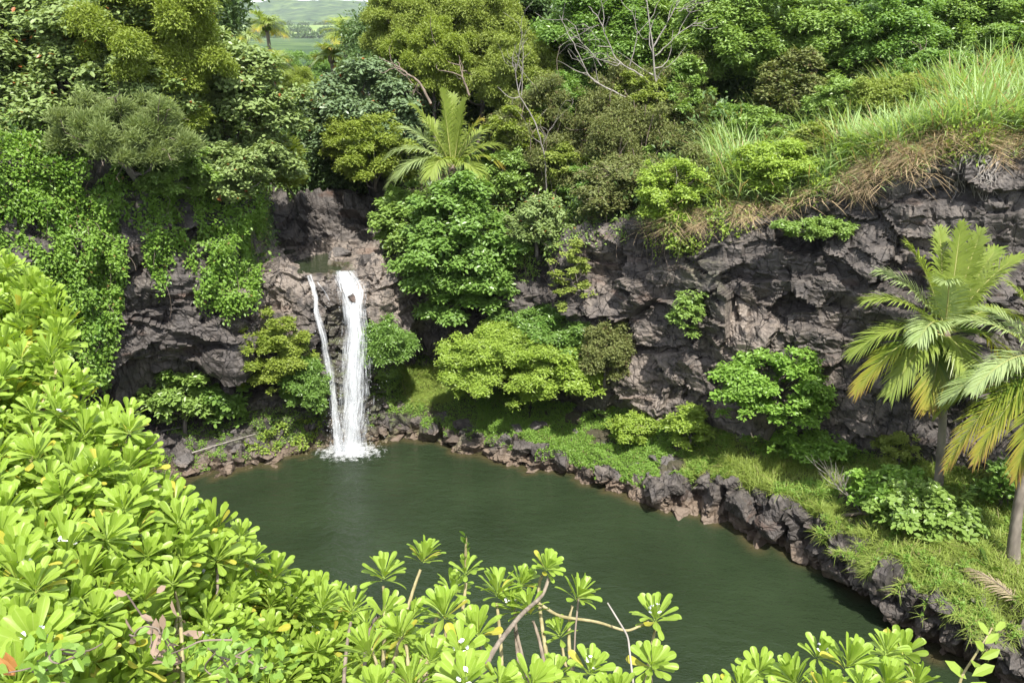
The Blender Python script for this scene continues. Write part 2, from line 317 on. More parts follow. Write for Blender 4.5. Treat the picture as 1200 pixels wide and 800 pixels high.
ST = np.array(ST); RK = np.array(RK)
def upsample(A, counts, axis):
    parts = []
    for k, c in enumerate(counts):
        a = np.take(A, k, axis); b = np.take(A, k + 1, axis)
        for t in np.arange(c) / c: parts.append(a * (1 - t) + b * t)
    parts.append(np.take(A, -1, axis))
    return np.stack(parts, axis)
def blur(G, n, axis):
    for _ in range(n):
        g = np.moveaxis(G, axis, 0); h = g.copy(); h[1:-1] = .25 * g[:-2] + .5 * g[1:-1] + .25 * g[2:]; G = np.moveaxis(h, 0, axis)
    return G
seg = np.linalg.norm(np.diff(ST[:, 5:8].mean(1), axis=0), axis=1)
cu = np.maximum(8, (seg / .075).astype(int)); cu[0] //= 2; cu[-2:] //= 3
cv = [5, 20, 22, 22, 38, 44, 44, 26, 20, 24, 12, 8]
G = upsample(upsample(ST, cu, 0), cv, 1); K = upsample(upsample(RK, cu, 0), cv, 1)
G = blur(blur(G, 60, 0), 6, 1); K = blur(blur(K, 30, 0), 6, 1)
NU, NV = K.shape
Gs = blur(blur(G, 10, 0), 10, 1)
nrm = unit(np.cross(np.gradient(Gs, axis=1), np.gradient(Gs, axis=0)))
Pt = G.reshape(-1, 3); k1 = K.reshape(-1); N1 = nrm.reshape(-1, 3)
rows = np.tile(np.arange(NV), NU)
vr = np.concatenate([[0], np.cumsum(cv)])
bank = np.clip(1 - np.abs(rows - vr[2]) / (vr[2] + 8), 0, 1)           # rows near the ledge's lip
warp = np.stack([fbm(Pt * .8, 71 + i, 3) for i in range(3)], 1)
q = Pt + warp * .28
big = fbm(Pt * .38, 3, 3)
f1, f2, c1 = worley(q * np.array([.75, .75, .95]), 5)
g1, g2, c2 = worley(q * np.array([1.9, 1.9, 2.9]) + 3.3, 9)
e1, e2, c3 = worley(q * np.array([1.25, 1.25, .35]), 15)               # columns of the low bank
h1, h2, c4 = worley(q * np.array([4.6, 4.6, 6.5]) + 1.3, 19)
strat = fbm(Pt * np.array([.25, .25, 2.6]) + warp * .35, 31, 3)
lay = Pt[:, 2] * .62 + .9 * fbm(Pt * .22, 64, 3); lay2 = Pt[:, 2] * 1.9 + 1.1 * fbm(Pt * .4, 65, 3)
disp = .24 * ((lay % 1.0) - .5) + .05 * ((lay2 % 1.0) - .5) + .8 * big + .70 * facets(q * np.array([.50, .50, .62]), 5) + .24 * facets(q * np.array([1.35, 1.35, 1.5]), 6) + .05 * facets(q * np.array([3.2, 3.2, 3.2]), 7) + .07 * strat + .03 * fbm(Pt * 4.1, 41, 3)
disp -= .12 * np.exp(-((e2 - e1) / .05) ** 2) * (fbm(Pt * .4, 63, 2) > -.05)
dbank = .42 * (c3 - .4) + .22 * (c2 - .5) + .12 * (c4 - .5) - .45 * np.exp(-((e2 - e1) / .13) ** 2) + .08 * np.sqrt(np.clip(.7 - e1, 0, 1)) + .42 * facets(q * np.array([1.1, 1.1, .8]), 8) + .16 * facets(q * np.array([2.8, 2.8, 2.4]), 9) + .08 * fbm(Pt * 3.1, 41, 3)
amt = np.where(bank > 0, disp * (1 - bank) + dbank * bank, disp)
soft = .35 * fbm(Pt * .5, 51, 4) + .10 * fbm(Pt * 2.4, 52, 3)
dd = amt * k1 + soft * (1 - k1) * .55
far = np.clip((rows - vr[10]) / (vr[12] - vr[10]), 0, 1)
dd = dd * (1 - far) + far * 1.5 * fbm(Pt * .09, 53, 3)
TV = Pt + N1 * dd[:, None]
pj = project(TV)
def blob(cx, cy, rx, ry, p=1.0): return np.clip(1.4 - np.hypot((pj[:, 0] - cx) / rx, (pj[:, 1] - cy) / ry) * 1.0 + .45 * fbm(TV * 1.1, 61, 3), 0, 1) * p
tan = np.zeros(len(TV))  # tan rock tone, also painting in sunlit spots on the cliff and by the falls
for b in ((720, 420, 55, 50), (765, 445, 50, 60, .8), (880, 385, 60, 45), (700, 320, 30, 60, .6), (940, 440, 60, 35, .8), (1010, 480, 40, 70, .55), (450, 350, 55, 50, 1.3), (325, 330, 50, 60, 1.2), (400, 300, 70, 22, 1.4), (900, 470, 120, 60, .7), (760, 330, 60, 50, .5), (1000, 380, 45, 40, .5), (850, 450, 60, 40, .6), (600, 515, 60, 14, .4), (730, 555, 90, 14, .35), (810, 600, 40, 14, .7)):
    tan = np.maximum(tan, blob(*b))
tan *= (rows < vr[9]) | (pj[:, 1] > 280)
moss = np.zeros(len(TV))
for b in ((330, 505, 60, 35), (470, 480, 60, 50), (520, 470, 60, 50), (395, 440, 20, 70, .8), (820, 340, 30, 40, .4)): moss = np.maximum(moss, blob(*b))
wet = np.maximum(blob(395, 430, 30, 110), blob(400, 330, 45, 30, .7))
soil = np.clip(1.25 - k1 * 1.6, 0, 1)
idx = np.arange(NU * NV).reshape(NU, NV)
TF = np.stack([idx[:-1, :-1], idx[:-1, 1:], idx[1:, 1:], idx[1:, :-1]], -1).reshape(-1, 4)
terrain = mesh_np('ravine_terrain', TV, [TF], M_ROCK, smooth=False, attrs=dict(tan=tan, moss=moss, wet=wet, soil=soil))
tag(terrain, kind='structure')
BVH = BVHTree.FromPolygons(TV.tolist(), TF.tolist())
TFc = TV[TF].mean(1); TFn = unit(np.cross(TV[TF[:, 2]] - TV[TF[:, 0]], TV[TF[:, 3]] - TV[TF[:, 1]]))
TFn = -TFn if (TFn[len(TFn) // 2] @ (CAM - TFc[len(TFn) // 2])) < 0 and False else TFn
TFa = np.linalg.norm(np.cross(TV[TF[:, 2]] - TV[TF[:, 0]], TV[TF[:, 3]] - TV[TF[:, 1]]), axis=1) / 2
TFp = project(TFc); TFv = np.tile(np.arange(NV - 1), NU - 1)
def hit(px, py):
    r = ray(px, py); h = BVH.ray_cast(Vector(CAM), Vector(r).normalized())
    return (np.array(h[0]), np.array(h[1])) if h[0] is not None else (Z(px, py, 0), np.array([0, 0, 1.0]))
def ground(x, y, z0=60.0):
    h = BVH.ray_cast(Vector((x, y, z0)), Vector((0, 0, -1)))
    return h[0].z if h[0] is not None else None

# ------------------------------------------------------------ far ground, near ledge, water
def ground_h(X, Y):
    d = np.hypot(X, Y)
    z = np.interp(Y, [-4000, 0, 60, 300, 1150, 1250, 2000, 2100, 3300, 4200, 6000], [10, 11, 8, 14, 31.5, 34, 74, 80, 176, 150, 100])
    z = z + np.clip((Y - 2000) / 900, 0, 1) * (64 * fbm(np.stack([X, Y, 0 * X], 1) / 420, 91, 5) - np.clip((X + 500) / 2500, -1, 1) * 25)
    z = z + np.clip((Y - 200) / 900, 0, 1) * 3 * fbm(np.stack([X, Y, 0 * X], 1) / 160, 92, 3)
    hole = np.clip((np.hypot(X, Y - 22) - 52) / 16, 0, 1)
    return z * hole + -5.0 * (1 - hole)
ys = np.concatenate([np.linspace(-60, 120, 46)[:-1], 120 * (4300 / 120) ** np.linspace(0, 1, 200), [5000, 6500]])
xs = np.concatenate([-np.geomspace(6000, 100, 60), np.linspace(-96, 96, 49), np.geomspace(100, 6000, 60)])
# the strip one sees through the gap needs a finer mesh
xs = np.unique(np.concatenate([xs, np.linspace(-1400, -250, 116)]))
gx, gy = np.meshgrid(xs, ys); gz = ground_h(gx.ravel(), gy.ravel())
nx, ny = len(xs), len(ys); gi = np.arange(nx * ny).reshape(ny, nx)
GF = np.stack([gi[:-1, :-1], gi[:-1, 1:], gi[1:, 1:], gi[1:, :-1]], -1).reshape(-1, 4)
m, n, l = new_mat('upland')
geo = nd(n, 'ShaderNodeNewGeometry'); sp = nd(n, 'ShaderNodeSeparateXYZ'); l.new(geo.outputs['Position'], sp.inputs[0])
nf = nd(n, 'ShaderNodeTexNoise', Scale=.02, Detail=8.0, Roughness=.7); l.new(geo.outputs['Position'], nf.inputs['Vector'])
nb = nd(n, 'ShaderNodeTexNoise', Scale=.004, Detail=4.0); l.new(geo.outputs['Position'], nb.inputs['Vector'])
forest = ramp(n, [(.36, (.015, .035, .014)), (.5, (.05, .09, .03)), (.64, (.12, .17, .05))]); l.new(nf.outputs['Fac'], forest.inputs['Fac'])
field = ramp(n, [(.35, (.13, .21, .05)), (.6, (.21, .27, .08)), (.7, (.25, .25, .11))]); l.new(nb.outputs['Fac'], field.inputs['Fac'])
yy = mth(n, l, 'ADD', sp.outputs['Y'], mth(n, l, 'MULTIPLY_ADD', nb.outputs['Fac'], 260)); n[-2].inputs[2].default_value = -130
ff = mth(n, l, 'MULTIPLY', mth(n, l, 'GREATER_THAN', yy, 1180), mth(n, l, 'LESS_THAN', yy, 2050))
c = mixc(n, l, ff, forest.outputs['Color'], field.outputs['Color'])
b = n['Principled BSDF']; b.inputs['Roughness'].default_value = .9; b.inputs['Specular IOR Level'].default_value = .1; l.new(c, b.inputs['Base Color'])
upland = mesh_np('ground', np.stack([gx.ravel(), gy.ravel(), gz], 1), [GF], m, smooth=True); tag(upland, kind='structure')

m, n, l = new_mat('leaf_litter')
geo = nd(n, 'ShaderNodeNewGeometry'); nz = nd(n, 'ShaderNodeTexNoise', Scale=6.0, Detail=8.0, Roughness=.7); l.new(geo.outputs['Position'], nz.inputs['Vector'])
rp = ramp(n, [(.3, (.02, .017, .01)), (.55, (.06, .045, .025)), (.75, (.12, .09, .05))]); l.new(nz.outputs['Fac'], rp.inputs['Fac'])
b = n['Principled BSDF']; b.inputs['Roughness'].default_value = .9; l.new(rp.outputs['Color'], b.inputs['Base Color'])
M_LITTER = m
# the ledge the photograph is taken from: flat top, rounded rim, rough face down to the water
ex = np.linspace(-21, 24, 226); prof = []
for x in ex:
    rim = np.interp(x, [-21, -8, -3, -1.2, .5, 3, 6, 24], [5.0, 4.4, 4.0, 2.9, 2.3, 2.2, 2.6, 6.5])
    tz = np.interp(x, [-21, -6, -2, 1, 24], [13.0, 13.0, 12.9, 12.5, 12.5])
    p_ = [(x, -40, 14), (x, -8, 14.1), (x, -1.2, 14.1), (x, 0, 14.0)]
    for t in np.linspace(.08, 1, 26): p_.append((x, rim * t, 14.0 + (tz - 14.0) * t ** 1.3))
    for t in np.linspace(.02, 1, 60): p_.append((x, rim + .35 * t + .25 * math.sin(t * 9), tz - (tz + 2.5) * t))
    prof.append(p_)
E = np.array(prof); ev = E.reshape(-1, 3)
fm = np.tile(np.clip((np.arange(E.shape[1]) - 28) / 8, 0, 1), len(ex))
ev = ev + np.stack([0 * fm, .5 * fm * fbm(ev * .6, 81, 4) + .2 * fm * (worley(ev * 1.3, 82)[2] - .5), (1 - fm) * .10 * fbm(ev * 1.3, 83, 4)], 1)
ei = np.arange(len(ev)).reshape(len(ex), -1)
EF = np.stack([ei[:-1, :-1], ei[1:, :-1], ei[1:, 1:], ei[:-1, 1:]], -1).reshape(-1, 4)
lookout = mesh_np('lookout_ground', ev, [EF], smooth=False, mats=[M_LITTER, M_STONE], midx=(fm.reshape(len(ex), -1)[:-1, :-1].ravel() > .4).astype(int)); tag(lookout, kind='structure')
NEAR = BVHTree.FromPolygons(ev.tolist(), EF.tolist())
def near_ground(x, y):
    h = NEAR.ray_cast(Vector((x, y, 40)), Vector((0, 0, -1))); return h[0].z if h[0] is not None else 12.0

# the air between here and the far hill
m, n, l = new_mat('haze'); n.remove(n['Principled BSDF']); pv = nd(n, 'ShaderNodeVolumePrincipled', Density=1.0e-4, Anisotropy=.2); pv.inputs['Color'].default_value = (.86, .90, .96, 1); l.new(pv.outputs[0], n['Material Output'].inputs['Volume'])
hv = np.array([(x, y, z) for x in (-6400, 6400) for y in (-4500, 7000) for z in (-8, 330)], float)
haze = mesh_np('haze', hv, [np.array([(0, 1, 3, 2), (4, 6, 7, 5), (0, 4, 5, 1), (2, 3, 7, 6), (0, 2, 6, 4), (1, 5, 7, 3)])], m); tag(haze, kind='stuff')

def water_mat(name, deep, shallow):
    m, n, l = new_mat(name)
    geo = nd(n, 'ShaderNodeNewGeometry'); at = nd(n, 'ShaderNodeAttribute', attribute_name='shallow')
    nz = nd(n, 'ShaderNodeTexNoise', Scale=.35, Detail=3.0); l.new(geo.outputs['Position'], nz.inputs['Vector'])
    dp = mixc(n, l, nz.outputs['Fac'], tuple(a * .6 for a in deep), tuple(a * 1.45 for a in deep))
    n2 = nd(n, 'ShaderNodeTexNoise', Scale=2.5, Detail=4.0); l.new(geo.outputs['Position'], n2.inputs['Vector'])
    fs = mth(n, l, 'MULTIPLY', at.outputs['Fac'], mth(n, l, 'ADD', n2.outputs['Fac'], .35), True)
    c = mixc(n, l, fs, dp, shallow)
    b = n['Principled BSDF']; l.new(c, b.inputs['Base Color']); b.inputs['Roughness'].default_value = .04; b.inputs['IOR'].default_value = 1.333
    ag = nd(n, 'ShaderNodeAttribute', attribute_name='ruffle')
    mpn = nd(n, 'ShaderNodeMapping', Scale=(1.0, 1.9, 1.0), Rotation=(0, 0, .45)); l.new(geo.outputs['Position'], mpn.inputs['Vector'])
    w1 = nd(n, 'ShaderNodeTexNoise', Scale=1.7, Detail=3.0, Roughness=.55, Distortion=.4); l.new(mpn.outputs['Vector'], w1.inputs['Vector'])
    w2 = nd(n, 'ShaderNodeTexNoise', Scale=8.5, Detail=2.0); l.new(mpn.outputs['Vector'], w2.inputs['Vector'])
    h = mth(n, l, 'ADD', w1.outputs['Fac'], mth(n, l, 'MULTIPLY', w2.outputs['Fac'], .35))
    st = mth(n, l, 'MULTIPLY_ADD', ag.outputs['Fac'], .45); n[-1].inputs[2].default_value = .42
    bp = nd(n, 'ShaderNodeBump', Distance=.14); l.new(st, bp.inputs['Strength']); l.new(h, bp.inputs['Height']); l.new(bp.outputs[0], b.inputs['Normal'])
    return m
M_WATER = water_mat('pool_water', (.019, .030, .014), (.06, .05, .024))
wx = np.arange(-22, 20.01, .14); wy = np.arange(4.6, 33.5, .14); ax, ay = np.meshgrid(wx, wy)
wv = np.stack([ax.ravel(), ay.ravel(), 0 * ax.ravel()], 1)
from mathutils.kdtree import KDTree
nearw = TV[(np.abs(TV[:, 2]) < .12)]; kd = KDTree(len(nearw))
for i, p in enumerate(nearw): kd.insert(Vector((p[0], p[1], 0)), i)
kd.balance()
dist = np.array([kd.find(Vector(p))[2] for p in wv])
shal = np.exp(-(dist / (.22 + .18 * vnoise(wv * .6, 5))) ** 2)
basep = Z(412, 528, 0)
ruf = np.exp(-(np.hypot((wv[:, 0] - basep[0]) * 1.0, (wv[:, 1] - basep[1])) / 6.5) ** 2)
wi = np.arange(len(wv)).reshape(len(wy), len(wx))
water = mesh_np('pool_water', wv, [np.stack([wi[:-1, :-1], wi[:-1, 1:], wi[1:, 1:], wi[1:, :-1]], -1).reshape(-1, 4)], M_WATER, smooth=True, attrs=dict(shallow=shal, ruffle=ruf)); tag(water, kind='structure')
up0 = Z(358, 300, 7.15)
uw = np.array([(up0[0] - 4, 32.5, 6.97), (up0[0] + 5, 32.5, 6.97), (up0[0] + 5, 37.5, 6.97), (up0[0] - 4, 37.5, 6.97)])
upool = mesh_np('stream_water', uw, [np.array([[0, 1, 2, 3]])], M_WATER, attrs=dict(shallow=np.full(4, .15), ruffle=np.zeros(4))); tag(upool, kind='structure')
# ------------------------------------------------------------ waterfall
def fall_mat(name, dens, sx, sy):
    m, n, l = new_mat(name)
    uvn = nd(n, 'ShaderNodeUVMap'); mpn = nd(n, 'ShaderNodeMapping', Scale=(sx, sy, 1)); l.new(uvn.outputs['UV'], mpn.inputs['Vector'])
    nz = nd(n, 'ShaderNodeTexNoise', Scale=1.0, Detail=7.0, Roughness=.68, Distortion=.25); l.new(mpn.outputs['Vector'], nz.inputs['Vector'])
    sx_ = nd(n, 'ShaderNodeSeparateXYZ'); l.new(uvn.outputs['UV'], sx_.inputs[0])
    e = mth(n, l, 'SUBTRACT', 1.0, mth(n, l, 'MULTIPLY', mth(n, l, 'ABSOLUTE', mth(n, l, 'SUBTRACT', sx_.outputs['X'], .5)), 2.0))
    a = mth(n, l, 'ADD', nz.outputs['Fac'], mth(n, l, 'MULTIPLY_ADD', e, .34)); n[-2].inputs[2].default_value = dens - .5
    rp = ramp(n, [(.42, (0, 0, 0)), (.86, (.82, .82, .82))]); l.new(a, rp.inputs['Fac'])
    b = n['Principled BSDF']; b.inputs['Base Color'].default_value = (.74, .77, .80, 1); b.inputs['Roughness'].default_value = .5
    l.new(rp.outputs['Color'], b.inputs['Alpha'])
    b.inputs['Subsurface Weight'].default_value = 0.0
    tr = nd(n, 'ShaderNodeBsdfTranslucent'); tr.inputs['Color'].default_value = (.8, .82, .84, 1)
    return m
M_FALL = fall_mat('falling_water', .30, 17, 2.3); M_FALL2 = fall_mat('thin_falling_water', .33, 8, 2.2)
mD, n, l = new_mat('water_drop'); b = n['Principled BSDF']; b.inputs['Base Color'].default_value = (.82, .84, .86, 1); b.inputs['Roughness'].default_value = .3
rnd = np.random.default_rng(11)
def stream(name, path, parent, mat, bulge=.12, layers=2, drops=900):
    """path rows: px, py, Y, width in metres; water sheets a little apart plus loose drops"""
    p = np.array([list(P(a, b_, c_)) + [w] for a, b_, c_, w in path]); t = np.concatenate([[0], np.cumsum(np.linalg.norm(np.diff(p[:, :3], axis=0), axis=1))])
    tt = np.linspace(0, t[-1], 90); C = np.stack([np.interp(tt, t, p[:, i]) for i in range(4)], 1); C = blur(C, 5, 0)
    Vs, Fs, U = [], [], []; nc = 15; off = 0
    for L in range(layers):
        s = np.linspace(-.5, .5, nc); ph = 9.1 * L
        pos = C[:, None, :3] + 0
        pos = np.repeat(pos, nc, 1)
        wig = fbm(np.stack([tt * .9, np.full_like(tt, ph), 0 * tt], 1), 7, 3)
        pos[..., 0] += s[None] * C[:, 3:4] * (1 - .12 * L) + .10 * wig[:, None]
        jj = fbm(np.stack([np.repeat(tt[:, None], nc, 1).ravel() * 1.3, np.tile(s * 4 + ph, 90), 0 * np.tile(s, 90)], 1), 8, 3).reshape(90, nc)
        pos[..., 1] -= bulge * (1 - (2 * s[None]) ** 2) + .10 * jj + .12 * L
        Vs.append(pos.reshape(-1, 3)); ii = np.arange(90 * nc).reshape(90, nc) + off; off += 90 * nc
        Fs.append(np.stack([ii[:-1, :-1], ii[:-1, 1:], ii[1:, 1:], ii[1:, :-1]], -1).reshape(-1, 4))
        U.append(np.stack([np.tile(s + .5, 90), np.repeat(tt / 2.2, nc) + 3.7 * L], 1))
    o = mesh_np(name, np.concatenate(Vs), Fs, mat, True, parent, uv=np.concatenate(U))
    if drops:
        k = rnd.integers(25, 90, drops); k = (90 * np.sqrt(rnd.random(drops))).astype(int).clip(12, 89)
        c = C[k]; pos = c[:, :3] + np.stack([rnd.normal(0, .30, drops) * c[:, 3], -.25 - abs(rnd.normal(0, .16, drops)), rnd.normal(0, .1, drops)], 1)
        sz = rnd.uniform(.005, .013, drops); st = rnd.uniform(1.2, 3.5, drops)
        oc = np.array([(1, 0, 0), (-1, 0, 0), (0, 1, 0), (0, -1, 0), (0, 0, 1), (0, 0, -1)], float)
        V = pos[:, None] + oc[None] * np.stack([sz, sz, sz * st], 1)[:, None]
        T = np.array([(0, 2, 4), (2, 1, 4), (1, 3, 4), (3, 0, 4), (2, 0, 5), (1, 2, 5), (3, 1, 5), (0, 3, 5)])
        d = mesh_np('droplets', V.reshape(-1, 3), [(T[None] + 6 * np.arange(drops)[:, None, None]).reshape(-1, 3)], mD, True, parent); tag(d, kind='stuff')
    return o
fb = Z(414, 524, 0)
fall = thing('waterfall', 'white twin waterfall dropping over the dark rock lip into the green pool', 'waterfall', fb)
fall_inv = Matrix.Translation(-Vector(fb))
def under(root, o): o.parent = root; o.matrix_parent_inverse = Matrix.Translation(-root.location); return o
tag(under(fall, stream('wide_cascade', [(404, 316, 32.2, 1.2), (409, 328, 31.6, 1.7), (413, 342, 31.0, 1.6), (416, 358, 30.7, 1.3), (417, 375, 30.45, 1.3), (417, 400, 30.3, 1.5), (416, 440, 30.15, 1.7), (415, 485, 30.0, 1.7), (414, 530, 29.85, 2.0)], None, M_FALL, .16, 3, 420)), 'broad white cascade')
tag(under(fall, stream('narrow_cascade', [(363, 321, 32.0, .18), (367, 335, 31.2, .22), (372, 360, 30.6, .26), (379, 395, 30.3, .3), (386, 430, 30.15, .34), (391, 465, 30.0, .45), (396, 500, 29.9, .6), (399, 528, 29.8, .8)], None, M_FALL2, .06, 2, 110)), 'thin slanting cascade')
under(fall, stream('side_trickle', [(371, 330, 31.3, .1), (380, 342, 31.0, .12), (385, 352, 30.8, .1)], None, M_FALL2, .03, 1, 0))
for o in list(COL.objects):
    if o.name.startswith('droplets'): under(fall, o)
# foam where it lands
m, n, l = new_mat('foam'); geo = nd(n, 'ShaderNodeNewGeometry'); at = nd(n, 'ShaderNodeAttribute', attribute_name='dens')
nz = nd(n, 'ShaderNodeTexNoise', Scale=5.5, Detail=6.0, Roughness=.65); l.new(geo.outputs['Position'], nz.inputs['Vector'])
rp = ramp(n, [(.36, (0, 0, 0)), (.92, (1, 1, 1))]); l.new(mth(n, l, 'ADD', nz.outputs['Fac'], mth(n, l, 'MULTIPLY_ADD', at.outputs['Fac'], .78)), rp.inputs['Fac']); n[-2].inputs[2].default_value = -.5
b = n['Principled BSDF']; b.inputs['Base Color'].default_value = (.8, .82, .83, 1); b.inputs['Roughness'].default_value = .6; l.new(rp.outputs['Color'], b.inputs['Alpha'])
rr, aa = np.meshgrid(np.linspace(0, 1, 40), np.linspace(0, 2 * np.pi, 90)); rr, aa = rr.ravel(), aa.ravel()
fv = np.stack([fb[0] + rr * 2.5 * np.cos(aa), fb[1] - .45 + rr * 1.6 * np.sin(aa), 0 * rr], 1)
fv[:, 2] = .02 + (1 - rr) ** 2 * .22 + np.clip(.14 * (1 - rr) * fbm(fv * 4, 77, 3), -.02, 1)
fi = np.arange(len(fv)).reshape(90, 40)
foam = mesh_np('foam', fv, [np.stack([fi[:-1, :-1], fi[:-1, 1:], fi[1:, 1:], fi[1:, :-1]], -1).reshape(-1, 4)], m, True, attrs=dict(dens=1 - rr)); under(fall, foam)

# ------------------------------------------------------------ plant geometry
TPL = {
    'leaf4': (np.array([(0, 0, 0), (.45, .5, .07), (1, 0, -.06), (.45, -.5, .07)], float), np.array([(0, 1, 2), (0, 2, 3)])[:, ::-1]),
    'leaf6': (np.array([(0, 0, 0), (.32, .40, .05), (.72, .44, .02), (1, 0, -.10), (.72, -.44, .02), (.32, -.40, .05)], float), np.array([(3, 2, 1, 0), (5, 4, 3, 0)])),
    'obov6': (np.array([(0, 0, 0), (.5, .30, .05), (.82, .5, .03), (1, 0, -.06), (.82, -.5, .03), (.5, -.30, .05)], float), np.array([(3, 2, 1, 0), (5, 4, 3, 0)])),
    'blade': (np.array([(0, .5, 0), (0, -.5, 0), (.45, .45, .0), (.45, -.45, .0), (.8, .28, -.12), (.8, -.28, -.12), (1, 0, -.32)], float), None),
}
BLADE_F4 = np.array([(0, 1, 3, 2), (2, 3, 5, 4)]); BLADE_F3 = np.array([(4, 5, 6)])
def frame(xd, up):
    x = unit(xd); z = unit(up - (up * x).sum(1, keepdims=True) * x); return x, np.cross(z, x), z
def leaves(pos, xd, nd_, L, W, tpl='leaf4', curl=1.0):
    T, F = TPL[tpl]; x, y, z = frame(xd, nd_); n = len(pos); L = np.broadcast_to(L, n)[:, None, None]; W = np.broadcast_to(W, n)[:, None, None]
    V = pos[:, None] + x[:, None] * T[None, :, 0:1] * L + y[:, None] * T[None, :, 1:2] * W + z[:, None] * T[None, :, 2:3] * L * curl
    o = (np.arange(n) * len(T))[:, None, None]
    if tpl == 'blade': return V.reshape(-1, 3), [(BLADE_F4[None] + o).reshape(-1, 4), (BLADE_F3[None] + o).reshape(-1, 3)]
    return V.reshape(-1, 3), [(F[None] + o).reshape(-1, F.shape[1])]
def rdir(rng, n): return unit(rng.normal(size=(n, 3)))
def join(parts):
    V, F, o = [], {}, 0
    for v, fs in parts:
        V.append(v)
        for f in fs: F.setdefault(f.shape[1], []).append(f + o)
        o += len(v)
    return np.concatenate(V), [np.concatenate(f) for f in F.values()]
def tube(pts, rad, ns=7):
    pts = np.asarray(pts, float); rad = np.broadcast_to(rad, len(pts)); t = unit(np.gradient(pts, axis=0))
    ref = np.where(np.abs(t[:, 2:3]) > .9, np.array([[1.0, 0, 0]]), np.array([[0, 0, 1.0]])); a = unit(np.cross(t, ref)); b_ = np.cross(t, a)
    an = np.linspace(0, 2 * np.pi, ns, endpoint=False)
    V = pts[:, None] + (a[:, None] * np.cos(an)[None, :, None] + b_[:, None] * np.sin(an)[None, :, None]) * rad[:, None, None]
    i = np.arange(len(pts) * ns).reshape(len(pts), ns); j = np.roll(i, -1, 1)
    return V.reshape(-1, 3), [np.stack([i[:-1], i[1:], j[1:], j[:-1]], -1).reshape(-1, 4)]
def limb(a, b_, r0, r1, rng, sag=.12, n=7, ns=6):
    a, b_ = np.asarray(a, float), np.asarray(b_, float); t = np.linspace(0, 1, n)[:, None]; L = np.linalg.norm(b_ - a)
    p = a * (1 - t) + b_ * t + np.sin(t * np.pi) * rng.normal(0, sag, 3) * L + np.sin(t * 2 * np.pi) * rng.normal(0, sag * .5, 3) * L
    return tube(p, np.linspace(r0, r1, n), ns)
def crown_clumps(rng, rx, ry, rz, n, flat=.65, csize=.34, low=-.35):
    d = rdir(rng, n * 3); d = d[d[:, 2] > low][:n]; r = rng.uniform(.35, .88, len(d)) ** .6
    lob = 1 + .55 * fbm(d * 2.1 + rng.uniform(0, 50, 3), 5, 2)
    c = d * (r * lob)[:, None] * np.array([rx, ry, rz]); s = csize * (rx * ry * rz) ** (1 / 3) * rng.uniform(.6, 1.25, len(d))
    return c, s, d
def crown_leaves(rng, c, s, per, L, W, tpl, flat, droop, mode):
    """leaves on the skin of every clump; mode 'whorl' sets them in rosettes at twig ends"""
    n = len(c); out = []
    wgt = (s ** 2) / (s ** 2).sum(); cnt = np.maximum(6, (wgt * per * n).astype(int)); ci = np.repeat(np.arange(n), cnt); m = len(ci)
    if mode == 'whorl':
        k = 7; q_ = max(1, m // k); ci = ci[rng.permutation(m)][:q_]; d = rdir(rng, q_); d[:, 2] = np.abs(d[:, 2]) * .9 - .15 * rng.random(q_); d = unit(d)
        tip = c[ci] + d * s[ci][:, None] * np.array([1, 1, flat]) * rng.uniform(.55, 1.05, (q_, 1))
        ax = unit(d * .5 + np.array([0, 0, 1.0]) + rng.normal(0, .25, (q_, 3)))
        e1 = unit(np.cross(ax, rdir(rng, q_))); e2 = np.cross(ax, e1); P_, X_, N_ = [], [], []
        for j in range(k):
            a = 2 * np.pi * j / k + rng.uniform(-.3, .3, q_); rd = e1 * np.cos(a)[:, None] + e2 * np.sin(a)[:, None]
            tl = rng.uniform(-.25, .55, (q_, 1)); X_.append(rd + ax * tl); N_.append(ax - rd * tl + rng.normal(0, .15, (q_, 3))); P_.append(tip + rd * L * .08)
        pos, xd, nn = np.concatenate(P_), np.concatenate(X_), np.concatenate(N_)
        q_ = len(pos); pos = pos + rng.normal(0, .24, (q_, 3)) * s.mean()
    else:
        d = rdir(rng, m); d[:, 2] = np.where(d[:, 2] < -.3, -d[:, 2], d[:, 2])
        pos = c[ci] + d * s[ci][:, None] * np.array([1, 1, flat]) * (rng.uniform(.1, 1.1, (m, 1)) ** .5) + rng.normal(0, .30, (m, 3)) * s.mean()
        xd = d * .7 + rng.normal(0, .6, (m, 3)) + np.array([0, 0, -droop]); nn = d * .5 + np.array([0, 0, .75]) + rng.normal(0, .45, (m, 3))
        if mode == 'needle': xd = d * .6 + rng.normal(0, .35, (m, 3)) + np.array([.25, -.1, .25])
    q_ = len(pos); sc = rng.uniform(.65, 1.25, q_)
    return leaves(pos, xd, nn, L * sc, W * sc, tpl)

